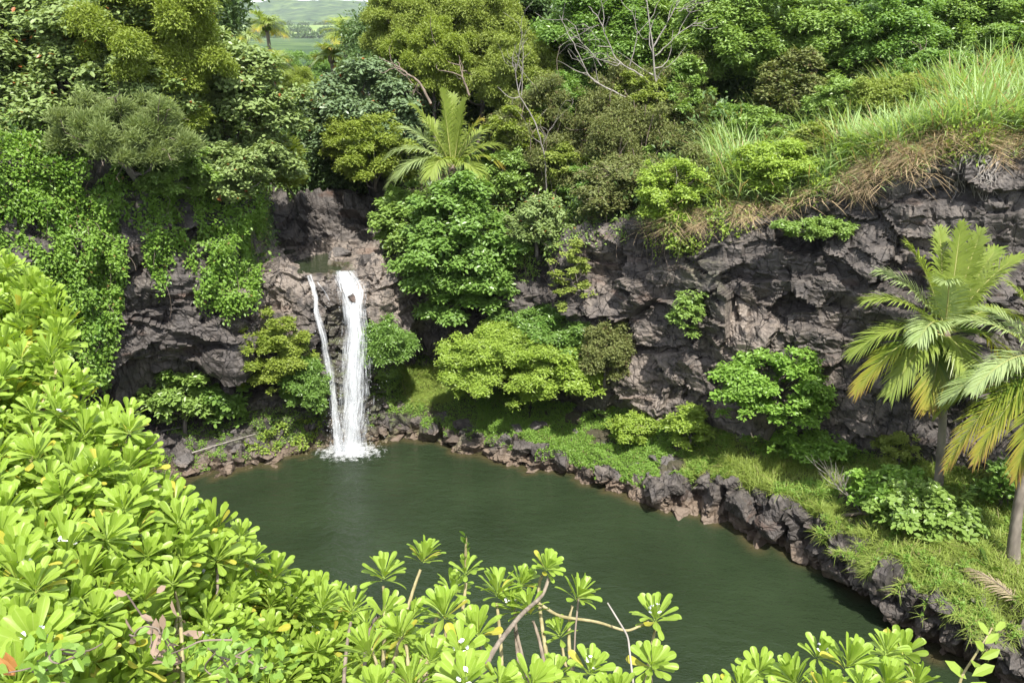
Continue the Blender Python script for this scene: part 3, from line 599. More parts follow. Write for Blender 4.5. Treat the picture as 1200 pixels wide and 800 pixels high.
G_ = lambda *a: list(a)
MAT = dict(
    kam=leaf_mat('kamani_leaf', [(.035, .085, .025), (.085, .17, .042), (.17, .255, .08), (.235, .31, .11)], (.34, .12, .04), .011, .32, .34, .32),
    kamdark=leaf_mat('dark_kamani_leaf', [(.018, .052, .022), (.04, .10, .036), (.08, .155, .06), (.16, .23, .11)], (.38, .10, .03), .008, .28, .34, .3),
    olive=leaf_mat('olive_leaf', [(.045, .08, .014), (.10, .155, .024), (.17, .235, .036), (.25, .31, .065)], None, 0, .35, .5, .3),
    yellow=leaf_mat('yellow_green_leaf', [(.05, .09, .014), (.105, .17, .02), (.165, .235, .03), (.24, .305, .05)], None, 0, .4, .45, .35),
    grey=leaf_mat('grey_needle', [(.07, .12, .035), (.13, .19, .06), (.19, .26, .085), (.25, .31, .12)], None, 0, .3, .6, .2),
    green=leaf_mat('green_leaf', [(.03, .076, .014), (.07, .155, .025), (.13, .235, .038), (.22, .33, .075)], None, 0, .35, .38, .45),
    vivid=leaf_mat('vivid_leaf', [(.024, .078, .014), (.058, .15, .024), (.11, .225, .036), (.18, .30, .065)], None, 0, .38, .36, .5),
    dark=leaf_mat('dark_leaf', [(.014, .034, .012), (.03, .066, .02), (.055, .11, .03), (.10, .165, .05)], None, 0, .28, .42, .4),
    dull=leaf_mat('dull_thicket_leaf', [(.034, .052, .016), (.07, .10, .028), (.115, .145, .042), (.175, .20, .065)], (.14, .11, .05), .06, .3, .5, .25),
    vine=leaf_mat('vine_leaf', [(.025, .075, .010), (.06, .155, .016), (.11, .23, .026), (.19, .32, .05)], (.25, .17, .06), .01, .38, .42, .4, clump=.9),
    bright=leaf_mat('bright_leaf', [(.03, .10, .014), (.075, .19, .022), (.14, .28, .035), (.22, .37, .065)], None, 0, .4, .36, .4, clump=.9),
    lime=leaf_mat('lime_leaf', [(.07, .135, .014), (.14, .23, .022), (.215, .32, .036), (.30, .41, .07)], None, 0, .42, .4, .4, clump=.9),
)
M_BARK = bark_mat('grey_bark', (.06, .05, .045), (.22, .19, .17)); M_BARKD = bark_mat('dark_bark', (.03, .025, .02), (.10, .08, .065)); M_DEAD = bark_mat('bleached_wood', (.17, .15, .13), (.34, .31, .28)); M_TWIG = bark_mat('dry_twig', (.10, .075, .055), (.24, .19, .15))

SEED = [100]
def plant(name, cat, label, px, py, Y, rpx, hpx, kind='green', L=.14, W=.07, clumps=26, cover=2.6, tpl='leaf4', flat=.7, droop=.35, mode='', depth=.9, csize=.34, low=-.35, group=None, base=None, trunk=None, bark=None, bare=0, limbs=9, wall=False, stray=.7, auto=True, vines=0):
    auto_y = auto and cat == 'shrub' and not wall and Y < 33.5
    """a tree or shrub whose crown centre stands at photo pixel px,py and depth Y; crown radii in photo pixels become metres at that depth"""
    SEED[0] += 1; rng = np.random.default_rng(SEED[0]); c = P(px, py, Y); s = Y / ray(px, py)[1] / F_PX
    rx, rz = rpx * s, hpx * s; ry = (rx * .6 + rz * .4) * depth
    wr = None
    if wall:
        h, hn = hit(px, py + .45 * hpx); c = P(px, py, min(Y, h[1] - .25 * rx)); wr = h - hn * .2; base = h[2]
    g = base if base is not None else ground(c[0], c[1], c[2])
    if g is None: g = c[2] - rz * 1.2
    by_ = 0.0
    if auto_y:
        low = min(low, -.85); h, hn = hit(px, py + .92 * hpx); c = P(px, py, h[1] - .1 * rx if hn[2] > .5 else h[1] - .45 * ry); g = min(h[2], c[2] - .5 * rz)
    elif not wall:
        for by_ in np.arange(0, 7, .5):
            g2 = ground(c[0], c[1] + by_, c[2])
            if g2 is not None and g2 > c[2] - 1.45 * rz: g = g2; break
        else: by_ = 0.0
        g = min(g, c[2] - rz * .55)
    root = thing(name, label, cat, (c[0], c[1], g), group or ('trees round the ravine' if cat == 'tree' else 'shrubs on the cliffs and banks')); o0 = np.array([0, 0, c[2] - g])
    cl, cs, cd = crown_clumps(rng, rx, ry, rz, clumps, flat, csize, low)
    area = (4 * np.pi * cs ** 2 * (.4 + .6 * flat)).sum() / len(cl); per = int(min(2600, cover * area / (L * W * .55)))
    if stray:
        ns = int(len(cl) * stray * 1.6); dd_ = rdir(rng, ns); dd_[:, 2] = np.where(dd_[:, 2] < low, -dd_[:, 2], dd_[:, 2])
        cl = np.concatenate([cl, dd_ * np.array([rx, ry, rz]) * rng.uniform(.7, 1.2, (ns, 1))]); cs = np.concatenate([cs, cs.mean() * rng.uniform(.3, .75, ns)])
    V, F = crown_leaves(rng, cl, cs, per, L, W, tpl, flat, droop, mode)
    mesh_np('crown', V + o0, F, MAT[kind], False, root)
    tr = trunk or max(.05, min(.28, rx * .07)); top = o0 + np.array([0, 0, -rz * .15]); bk = bark or M_BARK
    lean = np.array([rng.normal(0, .12) * rx, rng.normal(0, .1) * rx, 0])
    tp = np.linspace(0, 1, 8)[:, None] * top + np.sin(np.linspace(0, np.pi, 8))[:, None] * lean; tp[0, 2] -= .3; tp[:, 1] += by_ * np.linspace(1, 0, 8) ** 1.5
    if wr is not None:
        w0 = wr - np.array([c[0], c[1], g]); tp = w0 * (1 - np.linspace(0, 1, 8)[:, None]) + top * np.linspace(0, 1, 8)[:, None] + np.sin(np.linspace(0, np.pi, 8))[:, None] * np.array([0, -.15 * rx, -.15 * rz])
    parts = [tube(tp, np.linspace(tr, tr * .5, 8), 8)]
    fork = max(1, int(len(tp) * .45))
    for i in rng.permutation(len(cl))[:limbs]: parts.append(limb(tp[rng.integers(fork, 8)], o0 + cl[i], tr * .42, tr * .10, rng))
    v, f = join(parts); mesh_np('trunk', v, f, bk, True, root)
    if bare:
        for _ in range(bare):
            parts = []
            i = rng.integers(len(cl)); a = o0 + cl[i] * .5; e = o0 + cl[i] * rng.uniform(1.0, 1.25) + rng.normal(0, .25, 3) * rx * .4
            parts.append(limb(a, e, tr * .22, tr * .05, rng, .1))
            for _ in range(3): parts.append(limb(a + (e - a) * rng.uniform(.3, .8), e + rng.normal(0, .3, 3) * rx * .6, tr * .12, tr * .05, rng, .1, 5, 4))
            v, f = join(parts); mesh_np('bare_branch', v, f, M_TWIG, True, root)
    if vines:
        parts = []
        for _ in range(vines):
            d = rdir(rng, 1)[0]; a = o0 + d * np.array([rx, ry, rz]) * rng.uniform(.8, 1.05); a[1] = o0[1] - abs(a[1] - o0[1]); e = a + np.array([rng.normal(0, .3), rng.normal(0, .2), -rng.uniform(1, 3.0)]); parts.append(limb(a, e, .018, .009, rng, .07, 8, 4))
        v, f = join(parts); mesh_np('hanging_vines', v, f, M_TWIG, True, root)
    return root
KAM = dict(low=-.9, csize=.38, kind='kam', L=.20, W=.115, tpl='leaf6', mode='whorl', flat=.35, cover=1.7)
KAMD = dict(low=-.9, csize=.38, kind='kamdark', L=.22, W=.12, tpl='leaf6', mode='whorl', flat=.35, cover=1.8)
FINE = dict(kind='olive', L=.13, W=.05, flat=.9, cover=2.2, clumps=84, csize=.24, low=-.95)
BR = dict(kind='green', L=.19, W=.085, tpl='leaf4', flat=.75, cover=1.9, clumps=56, csize=.33, mode='whorl', low=-.95)
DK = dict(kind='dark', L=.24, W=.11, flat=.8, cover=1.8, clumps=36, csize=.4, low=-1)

# trees upstream and behind: label says which one
T = plant
T('kamani_tree', 'tree', 'wide pale-leaved tree with scattered red leaves filling the upper corner over the vine curtain', 70, 92, 31.0, 135, 100, clumps=50, depth=.6, **KAM)
T('kamani_tree', 'tree', 'low drooping broad-leaved tree hanging over the longest vine curtain, few red leaves', 15, 190, 28.8, 95, 50, clumps=34, depth=.5, **KAM)
T('fine_leaved_tree', 'tree', 'yellow-olive fine-leaved tree standing between two broad-leaved trees above the vines', 190, 60, 30.0, 64, 92, **{**FINE, 'kind': 'yellow', 'L': .12, 'clumps': 44})
T('casuarina_shrub', 'shrub', 'feathery grey-green shrub with bare twigs below it at the cliff edge', 142, 170, 27.4, 78, 46, auto=False, depth=.7, kind='grey', L=.22, W=.035, flat=.6, cover=3.4, clumps=34, csize=.30, mode='needle', bare=14)
T('kamani_tree', 'tree', 'dark glossy tree with many red leaves overhanging the grassy gap beside the upper wall', 285, 140, 32.5, 70, 76, clumps=40, depth=.6, **KAM)
T('kamani_tree', 'tree', 'tall broad-leaved tree beside the gap that shows the far hill', 224, 40, 34.0, 36, 75, clumps=26, **KAM)
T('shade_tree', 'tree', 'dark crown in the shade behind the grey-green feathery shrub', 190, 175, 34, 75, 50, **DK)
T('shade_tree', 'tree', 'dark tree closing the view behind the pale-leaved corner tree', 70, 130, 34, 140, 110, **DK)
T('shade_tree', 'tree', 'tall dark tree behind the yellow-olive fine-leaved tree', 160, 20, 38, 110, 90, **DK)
T('valley_tree', 'tree', 'green tree in the valley under the distant palm', 312, 136, 52, 40, 30, **{**BR, 'clumps': 26})
T('valley_tree', 'tree', 'yellowish tree in the valley in front of the green field', 352, 108, 66, 40, 26, **{**FINE, 'kind': 'yellow', 'clumps': 24})
T('valley_tree', 'tree', 'darker tree in the valley beside the dark glossy kamani tree', 398, 122, 58, 28, 28, **{**BR, 'clumps': 26})
T('valley_tree', 'tree', 'low green tree filling the valley bottom over the upper rock wall', 345, 150, 47, 45, 40, **{**KAM, 'clumps': 22})
T('valley_tree', 'tree', 'small bushy tree in the valley at the foot of the field', 365, 84, 95, 44, 18, **{**BR, 'clumps': 22, 'kind': 'vivid'})
T('valley_tree', 'tree', 'round tree far down the valley below the coconut palm', 320, 92, 100, 36, 18, **{**FINE, 'clumps': 22})
T('kamani_tree', 'tree', 'dark layered broad-leaved tree with an orange spray, beside the young palm', 428, 138, 40.0, 62, 56, clumps=38, **KAMD)
T('shade_tree', 'tree', 'deep green tree hanging over the upper rock wall and stream', 385, 185, 41.0, 48, 55, **DK)
T('fine_leaved_tree', 'tree', 'olive rounded tree at the edge of the gap with the hill', 466, 46, 43, 32, 52, **FINE)
T('fine_leaved_tree', 'tree', 'olive tree with pale crown, second from the gap with the hill', 490, 28, 44, 52, 46, **FINE)
T('fine_leaved_tree', 'tree', 'yellowish olive tree above the brown slanting bough', 510, 72, 41, 44, 40, **{**FINE, 'kind': 'yellow'})
T('fine_leaved_tree', 'tree', 'olive tree standing above the young palm', 555, 40, 44, 48, 58, **FINE)
T('fine_leaved_tree', 'tree', 'olive tree with thin crown between the young palm and the bleached branches', 610, 92, 39.5, 42, 52, **{**FINE, 'cover': 1.6})
T('broad_leaved_tree', 'tree', 'dark green leafy tree top rising behind the olive trees', 605, 25, 47, 40, 52, **{**BR, 'kind': 'dark'})
T('shade_tree', 'tree', 'shaded trunk and crown behind the olive trees', 530, 95, 50, 90, 80, **DK)
T('shade_tree', 'tree', 'shaded crown far behind the young palm', 570, 120, 49, 90, 80, **DK)
T('thicket_tree', 'tree', 'vine-smothered brownish thicket tree with thin leaves beside the young palm', 640, 185, 36.5, 60, 80, **{**FINE, 'kind': 'dull', 'cover': 1.2, 'clumps': 90, 'csize': .2, 'bare': 30, 'vines': 60})
T('thicket_tree', 'tree', 'brownish vine-hung thicket below the bleached branches', 735, 175, 35.5, 58, 88, **{**FINE, 'kind': 'dull', 'cover': 1.3, 'clumps': 90, 'csize': .2, 'bare': 26, 'vines': 60})
T('thicket_tree', 'tree', 'olive thicket tree at the border of the dark wood', 790, 150, 36.5, 40, 75, **{**FINE, 'kind': 'dull', 'cover': 1.3, 'clumps': 70, 'csize': .2, 'bare': 10, 'vines': 40})
T('broad_leaved_tree', 'tree', 'sunlit green tree behind the bleached branches', 695, 60, 40, 62, 72, **{**BR, 'kind': 'vivid', 'clumps': 44, 'cover': 1.6})
T('broad_leaved_tree', 'tree', 'tall green tree behind the tip of the bleached branches', 775, 50, 41, 52, 66, **{**BR, 'clumps': 40})
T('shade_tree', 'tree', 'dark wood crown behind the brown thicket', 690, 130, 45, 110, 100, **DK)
T('broad_leaved_tree', 'tree', 'bright broad crown hanging over the dark hollow in the wood', 862, 42, 37.5, 62, 52, **{**BR, 'clumps': 46})
T('broad_leaved_tree', 'tree', 'leafy tree with lit crown behind the cane grass, pale vine beside its trunk', 950, 60, 37.5, 52, 58, **{**BR, 'clumps': 42})
T('broad_leaved_tree', 'tree', 'slim open tree with feathery crown standing in the cane grass', 1042, 50, 36, 48, 55, **{**BR, 'kind': 'vivid', 'clumps': 36, 'L': .15, 'cover': 1.5})
T('broad_leaved_tree', 'tree', 'broad green tree at the top of the cane grass slope', 1140, 22, 39, 68, 46, **{**BR, 'clumps': 42})
T('broad_leaved_tree', 'tree', 'green tree cut by the frame at the top of the grass slope', 1215, 15, 38, 55, 40, **{**BR, 'clumps': 30})
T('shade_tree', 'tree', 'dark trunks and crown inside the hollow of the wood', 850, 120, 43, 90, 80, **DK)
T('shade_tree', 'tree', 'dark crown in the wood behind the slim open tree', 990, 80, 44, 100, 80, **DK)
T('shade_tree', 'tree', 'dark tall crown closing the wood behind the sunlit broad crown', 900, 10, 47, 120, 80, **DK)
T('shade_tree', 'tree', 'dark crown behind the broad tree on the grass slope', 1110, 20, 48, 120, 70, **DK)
T('leafy_shrub', 'shrub', 'small dull shrub under the lit tree beside the cane grass', 925, 112, 34.8, 34, 42, **{**BR, 'kind': 'dull', 'clumps': 24, 'cover': 1.6})
T('leafy_shrub', 'shrub', 'vivid undergrowth shrub in the dark hollow of the wood', 862, 148, 35, 34, 26, **{**BR, 'kind': 'vivid', 'clumps': 20})
T('leafy_shrub', 'shrub', 'thin olive shrub on the rim above the small cliff bush', 800, 205, 32.5, 36, 34, **{**FINE, 'kind': 'dull', 'clumps': 24})
# shrubs on the walls and along the water
T('leafy_shrub', 'shrub', 'yellow-green bush climbing the rock between the upper stream and the young palm', 440, 195, 36.5, 40, 52, kind='yellow', L=.15, W=.07, flat=.6, cover=2.2, clumps=34, csize=.28, mode='whorl', wall=True)
T('leafy_shrub', 'shrub', 'small yellow-green bush leaning over the upper rock wall', 412, 172, 38, 30, 30, kind='yellow', L=.15, W=.07, flat=.6, cover=2.2, clumps=22, mode='whorl', wall=True)
T('broad_leaved_shrub', 'shrub', 'tall vivid green shrub cloaking the cliff between the falls and the bare rock face', 538, 302, 32.2, 68, 84, kind='vivid', L=.20, W=.11, tpl='leaf6', flat=.6, cover=2.0, clumps=64, csize=.25, mode='whorl', low=-.9, depth=.55, wall=True)
T('broad_leaved_shrub', 'shrub', 'dark green shrub just under the young palm beside the upper stream', 475, 265, 34.2, 36, 42, kind='green', L=.18, W=.1, tpl='leaf6', flat=.6, cover=1.9, clumps=30, csize=.28, mode='whorl', low=-.8, wall=True)
T('mound_shrub', 'shrub', 'pale feathery domed shrub on the shelf under the cliff', 584, 428, 30.0, 68, 40, auto=False, kind='lime', L=.13, W=.055, flat=.35, cover=2.8, clumps=70, csize=.26, mode='whorl', low=-.75)
T('mound_shrub', 'shrub', 'darker green spreading shrub behind the pale domed shrub', 645, 396, 31.3, 62, 36, auto=False, kind='vivid', L=.14, W=.065, flat=.4, cover=2.6, clumps=66, csize=.26, mode='whorl', low=-.7)
T('mound_shrub', 'shrub', 'yellow-green loose shrub at the end of the domed shrubs', 670, 444, 29.6, 36, 34, auto=False, kind='lime', L=.17, W=.075, flat=.5, cover=2.2, clumps=32, csize=.28, mode='whorl', low=-.4)
T('mound_shrub', 'shrub', 'dull olive shrub against the foot of the cliff beside the yellow-green one', 710, 412, 29.8, 28, 30, kind='dull', L=.12, W=.06, flat=.6, cover=2.0, clumps=26, low=-.5, bare=8)
T('mound_shrub', 'shrub', 'rounded fern-green shrub in the hollow beside the falls', 453, 408, 30.9, 27, 31, auto=False, kind='vivid', L=.13, W=.06, flat=.6, cover=2.6, clumps=30, low=-.5)
T('leafy_shrub', 'shrub', 'yellow-green shrub covering the rock beside the thin cascade', 318, 420, 29.6, 42, 48, kind='yellow', L=.14, W=.065, flat=.6, cover=2.3, clumps=46, csize=.27, mode='whorl', low=-.8, depth=.7, wall=True)
T('leafy_shrub', 'shrub', 'small green shrub at the foot of the thin cascade', 355, 452, 29.6, 24, 32, kind='vivid', L=.12, W=.055, flat=.6, cover=2.3, clumps=28, low=-.7, wall=True)
T('broad_leaved_shrub', 'shrub', 'bluish green big-leaved shrub before the cave, next to the yellow-green shrub', 265, 462, 28.4, 27, 38, kind='vivid', L=.22, W=.12, tpl='leaf6', flat=.6, cover=1.7, clumps=26, mode='whorl', low=-.6)
T('broad_leaved_shrub', 'shrub', 'dark green shrub in front of the cave mouth', 210, 462, 28.0, 40, 34, kind='green', L=.20, W=.10, tpl='leaf6', flat=.6, cover=1.7, clumps=34, mode='whorl', low=-.6)
T('broad_leaved_shrub', 'shrub', 'layered bright green shrub at the foot of the bare cliff', 905, 455, 25.6, 66, 46, kind='bright', L=.17, W=.09, tpl='obov6', flat=.28, cover=1.6, clumps=52, csize=.22, mode='whorl', low=-.6, depth=.6, bark=M_BARKD)
T('broad_leaved_shrub', 'shrub', 'low bright shrub in the grass below the layered shrub', 955, 520, 24.6, 50, 16, kind='bright', L=.17, W=.09, tpl='obov6', flat=.4, cover=1.7, clumps=30, csize=.26, mode='whorl')
T('leafy_shrub', 'shrub', 'small yellowish shrub with bare twigs at the cliff foot above the ledge', 808, 500, 26.8, 25, 24, kind='lime', L=.12, W=.06, flat=.6, cover=1.5, clumps=22, mode='whorl', bare=8)
T('leafy_shrub', 'shrub', 'pale shrub with sprawling bare stems above the mossy ledge', 742, 500, 28.2, 30, 18, kind='lime', L=.12, W=.06, flat=.6, cover=1.4, clumps=20, mode='whorl', bare=8)
T('leafy_shrub', 'shrub', 'thin pale shrub rooted high on the dark cliff face above the domed shrubs', 670, 322, 30.3, 26, 40, kind='olive', L=.14, W=.07, flat=.5, cover=1.2, clumps=22, csize=.26, mode='whorl', low=-.9, depth=.5, wall=True)
T('leafy_shrub', 'shrub', 'small round bush rooted in the middle of the bare cliff face', 806, 366, 27.4, 21, 28, kind='green', L=.13, W=.07, flat=.6, cover=1.2, clumps=18, csize=.3, mode='whorl', low=-.9, depth=.5, wall=True)
T('leafy_shrub', 'shrub', 'flat green bush spilling over a crack near the top of the cliff', 958, 268, 25.9, 50, 12, kind='green', L=.11, W=.055, flat=.6, cover=1.5, clumps=26, csize=.3, mode='whorl', low=-.9, depth=.6, wall=True)
T('leafy_shrub', 'shrub', 'pale weedy shrub at the cliff foot between the layered shrub and the palm', 1052, 528, 24.0, 24, 20, kind='olive', L=.11, W=.05, flat=.6, cover=1.3, clumps=18, mode='whorl')
T('broad_leaved_shrub', 'shrub', 'pale big-leaved sapling beside the leaning palm trunk', 1175, 570, 21.6, 26, 30, kind='vivid', L=.24, W=.13, tpl='obov6', flat=.5, cover=1.1, clumps=12, csize=.4, mode='whorl')
T('broad_leaved_shrub', 'shrub', 'dark leafy patch of low shrub around the standing palm trunk', 1085, 598, 21.9, 58, 22, kind='green', L=.20, W=.12, tpl='leaf6', flat=.4, cover=1.6, clumps=34, csize=.26, mode='whorl')
T('broad_leaved_shrub', 'shrub', 'bright low shrub between the dead twig and the standing palm trunk', 1040, 572, 22.8, 50, 20, kind='bright', L=.20, W=.11, tpl='leaf6', flat=.4, cover=1.6, clumps=30, csize=.26, mode='whorl')
# hanging bushes on the rim of the bare cliff
T('rim_bush', 'shrub', 'tangled light green bush hanging over the cliff rim above the mid-cliff bush', 785, 222, 29.6, 34, 34, kind='lime', L=.13, W=.065, flat=.5, cover=1.5, clumps=28, mode='whorl', low=-.8, bare=10)
T('rim_bush', 'shrub', 'brown twiggy bush on the rim where the cliff meets the thicket', 722, 225, 31.0, 46, 34, kind='dull', L=.13, W=.06, flat=.5, cover=1.1, clumps=34, mode='whorl', low=-.8, bare=34)
T('rim_bush', 'shrub', 'light green creeper mound on the rim under the cane grass', 905, 195, 27.6, 46, 30, kind='lime', L=.13, W=.065, flat=.5, cover=1.5, clumps=32, mode='whorl', low=-.8, bare=6)
T('rim_bush', 'shrub', 'yellowish bush bulging from the rim beside the straw', 1040, 118, 28.5, 42, 30, kind='olive', L=.12, W=.06, flat=.5, cover=1.7, clumps=30, low=-.6, bare=6)
T('rim_bush', 'shrub', 'twiggy red-leaved bush on the slope beside the tall vivid shrub', 630, 265, 32.6, 34, 26, kind='kam', L=.15, W=.08, tpl='leaf6', flat=.5, cover=1.3, clumps=24, mode='whorl', low=-.8, bare=14)
T('rim_bush', 'shrub', 'leafy bush on the cliff edge between the feathery grey-green shrub and the dark vine curtain', 205, 205, 29.0, 44, 30, auto=False, kind='green', L=.14, W=.08, flat=.6, cover=1.8, clumps=34, mode='whorl', low=-.9, depth=.8)
T('rim_bush', 'shrub', 'leafy bush with reddish leaves on the edge over the dark vine curtain', 262, 208, 30.2, 46, 34, auto=False, kind='kam', L=.16, W=.09, tpl='leaf6', flat=.6, cover=1.8, clumps=34, mode='whorl', low=-.9, depth=.8)
T('tall_grass', 'grass tuft', 'dry grassy tuft in the gap at the end of the dark vine curtain', 330, 200, 35.5, 16, 30, kind='yellow', L=.6, W=.03, flat=1, cover=1.5, clumps=16, mode='needle', low=-.9)
for x_, y_, Y_, r_, h_, k_, lb in ((606, 152, 35.5, 30, 24, 'yellow', 'small yellow-green bush showing before the crooked dead stem'), (655, 118, 36.6, 34, 26, 'vivid', 'green bush just under the tips of the bleached branches'), (770, 205, 33.6, 30, 26, 'green', 'green bush at the lower end of the thicket above the cliff creeper'), (690, 215, 33.8, 30, 22, 'vivid', 'low green bush at the foot of the brown twiggy thicket'), (745, 120, 35.2, 34, 28, 'olive', 'olive bush beneath the main fork of the bleached branches'), (660, 200, 34.6, 26, 30, 'olive', 'olive bush growing through the vine-hung thicket beside the crooked dead stem'), (800, 110, 36, 36, 34, 'green', 'green bush between the thicket and the dark hollow of the wood'), (590, 205, 34.6, 30, 28, 'green', 'dark leafy bush just beside the young palm and the thicket'), (815, 178, 34.2, 30, 26, 'dull', 'dull bush before the dark hollow at the head of the cane grass')):
    T('thicket_bush', 'shrub', lb, x_, y_, Y_, r_, h_, auto=False, kind=k_, L=.15, W=.07, flat=.7, cover=1.6, clumps=34, csize=.28, mode='whorl', low=-.9, stray=.8)
for x_, y_, Y_, r_, h_, lb in ((150, 105, 29.4, 62, 40, 'broad-leaved tree with pale tips between the corner tree and the yellow-olive tree'), (246, 100, 32.2, 38, 42, 'broad-leaved tree just below the tall one by the gap, few red leaves'), (105, 40, 31, 70, 44, 'broad-leaved tree rising above the corner tree against the yellow-olive crown')):
    T('kamani_tree', 'tree', lb, x_, y_, Y_, r_, h_, clumps=40, depth=.6, **KAM)
UP_ = np.array([0, 0, 1.0])
# hedgerow trees between the far fields
rng = np.random.default_rng(9); pts = []
for k in range(70):
    row = k % 3; Y = [1230, 1560, 2060][row] + rng.normal(0, 18); px = rng.uniform(270, 430) if row != 1 else rng.choice([rng.uniform(345, 372), rng.uniform(378, 392), rng.uniform(300, 330)]); x = P(px, 40, Y)[0]; r = rng.uniform(5, 11) * (1.5 if rng.random() < .15 else 1)
    z = ground_h(np.array([x]), np.array([Y]))[0]; d = rdir(rng, 260); d[:, 2] = np.abs(d[:, 2]); pts.append(np.array([x, Y, z]) + d * r * np.array([1.5, 1, 1]) * rng.uniform(.5, 1.05, (260, 1)))
pts = np.concatenate(pts); V, F = leaves(pts, rdir(rng, len(pts)), UP_ + rng.normal(0, .6, (len(pts), 3)), 4.0, 3.0, 'leaf4'); tag(mesh_np('forest', V, F, MAT['dark']), kind='stuff')
k_ = 0
for x_, y_, Y_, r_, h_, kk, lb in ((862, 205, 29.6, 34, 22, 'lime', 'light weedy bush on the rim above the cliff creeper'), (890, 158, 32.6, 40, 30, 'green', 'leafy bush at the head of the cane grass under the broad lit crown'), (960, 172, 29.6, 38, 24, 'olive', 'olive bush in the dry grass of the rim'), (985, 122, 33.4, 46, 32, 'green', 'leafy bush between the slim open tree and the cane grass'), (1090, 92, 33.2, 46, 28, 'vivid', 'green bush at the top of the cane grass beneath the slim open tree'), (1020, 178, 27.4, 34, 18, 'lime', 'light leafy bush at the rim next to the straw'), (1120, 150, 27.0, 32, 18, 'lime', 'light green weeds on the rim above the pale roots'), (840, 232, 28.8, 30, 26, 'olive', 'olive twiggy bush hanging off the rim beside the cliff creeper'), (1175, 58, 33.4, 44, 26, 'green', 'leafy bush where the cane grass meets the broad green tree'), (1170, 128, 28.2, 36, 20, 'olive', 'olive weeds in the grass close to the frame edge')):
    T('weedy_bush', 'shrub', lb, x_, y_, Y_, r_, h_, auto=False, kind=kk, L=.15, W=.075, flat=.6, cover=1.4, clumps=30, csize=.27, mode='whorl', low=-.9, stray=1.0, bare=4)
# ------------------------------------------------------------ vine curtains, undergrowth, grass
rg = np.random.default_rng(5)
def on_faces(sel, n):
    w = TFa[sel]; f = np.nonzero(sel)[0][np.searchsorted(np.cumsum(w) / w.sum(), rg.random(n)).clip(0, sel.sum() - 1)]
    a, b_ = rg.random((n, 1)), rg.random((n, 1)); q_ = TV[TF[f]]
    return (q_[:, 0] * (1 - a) + q_[:, 3] * a) * (1 - b_) + (q_[:, 1] * (1 - a) + q_[:, 2] * a) * b_, TFn[f]
SMN = blur(blur(nrm, 20, 0), 20, 1).reshape(-1, 3)
TFs = unit(SMN[TF].mean(1))
def on_faces_s(sel, n):
    w = TFa[sel]; f = np.nonzero(sel)[0][np.searchsorted(np.cumsum(w) / w.sum(), rg.random(n)).clip(0, sel.sum() - 1)]
    a, b_ = rg.random((n, 1)), rg.random((n, 1)); q_ = TV[TF[f]]
    return (q_[:, 0] * (1 - a) + q_[:, 3] * a) * (1 - b_) + (q_[:, 1] * (1 - a) + q_[:, 2] * a) * b_, TFs[f]
def wob(poly, seed=0):
    return poly
def vine(label, poly, kind='vine', L=.13, W=.085, thick=.45, cover=3.6, rows_=(4, 9), strands=30, hang=.5, noisecut=-.9, cat='vine', name='hanging_vine', gap=.42):
    sel = inpoly(TFp, poly) & (TFv >= vr[rows_[0]] - 6) & (TFv < vr[rows_[1]])
    jit = fbm(TFc * .9, 301, 3); sel &= jit > noisecut
    if sel.sum() < 10: print('vine empty', label); return
    n = int(TFa[sel].sum() * cover / (L * W * .55)); p, nn = on_faces_s(sel, n)
    base = p.mean(0); th = thick * (.55 + .9 * fbm(p * np.array([1.1, 1.1, .5]), 303, 3)).clip(.05, 1.6); u = rg.random(n) ** .6
    keep = fbm(p * 1.9, 305, 2) > -gap * .55
    p = p + nn * (th * u)[:, None] + np.array([0, 0, -1.0]) * (hang * rg.random(n) ** 2)[:, None] + rg.normal(0, .05, (n, 3))
    xd = nn * .6 + rg.normal(0, .5, (n, 3)) + np.array([0, 0, -.35]); nz_ = nn * .55 + np.array([0, 0, .8]) + rg.normal(0, .4, (n, 3))
    p, xd, nz_ = p[keep], xd[keep], nz_[keep]; sc = rg.uniform(.6, 1.3, len(p))
    root = thing(name, label, cat, base, 'vines and creepers on the rock')
    V, F = leaves(p - base, xd, nz_, L * sc, W * sc, 'leaf4'); mesh_np('foliage', V, F, MAT[kind], False, root)
    parts = []
    for i in rg.integers(0, len(p), strands):
        a = p[i] - base; e = a + np.array([rg.normal(0, .3), -.05, -rg.uniform(.6, 1.8)]); parts.append(limb(a, e, .012, .006, rg, .08, 7, 4))
    v, f = join(parts); mesh_np('trailing_vines', v, f, M_TWIG, True, root)
    return root
vine('largest vine curtain, bright green, hanging down over the cave mouth under the pale-leaved corner tree', [(-120, 165), (60, 175), (140, 195), (152, 235), (142, 290), (140, 350), (130, 400), (120, 436), (96, 436), (78, 400), (60, 436), (20, 436), (-120, 436)], thick=1.0, cover=4.2, strands=120)
vine('narrow vine curtain tapering to a point between two bare rock faces', [(150, 180), (232, 180), (226, 240), (212, 290), (196, 335), (184, 338), (170, 300), (158, 262), (150, 232)], thick=.5, strands=30)
vine('dark green vine curtain beside the upper stream, paler towards the falls', [(226, 165), (318, 170), (318, 240), (305, 262), (306, 320), (290, 350), (262, 366), (232, 352), (216, 310), (212, 268)], thick=.6, strands=30)
vine('strip of creeper climbing the rock step beside the rounded fern-green shrub', [(436, 430), (520, 420), (560, 460), (520, 482), (455, 482)], kind='green', L=.1, W=.06, thick=.2, cover=1.8, rows_=(2, 6), strands=8, hang=.1, name='creeper')
vine('light creeper spreading on the shore rocks between the cave and the thin cascade', [(285, 520), (330, 490), (375, 488), (378, 520), (340, 530), (300, 535)], kind='lime', L=.09, W=.06, thick=.18, cover=1.2, rows_=(1, 5), strands=6, hang=.05, gap=.2, name='creeper')
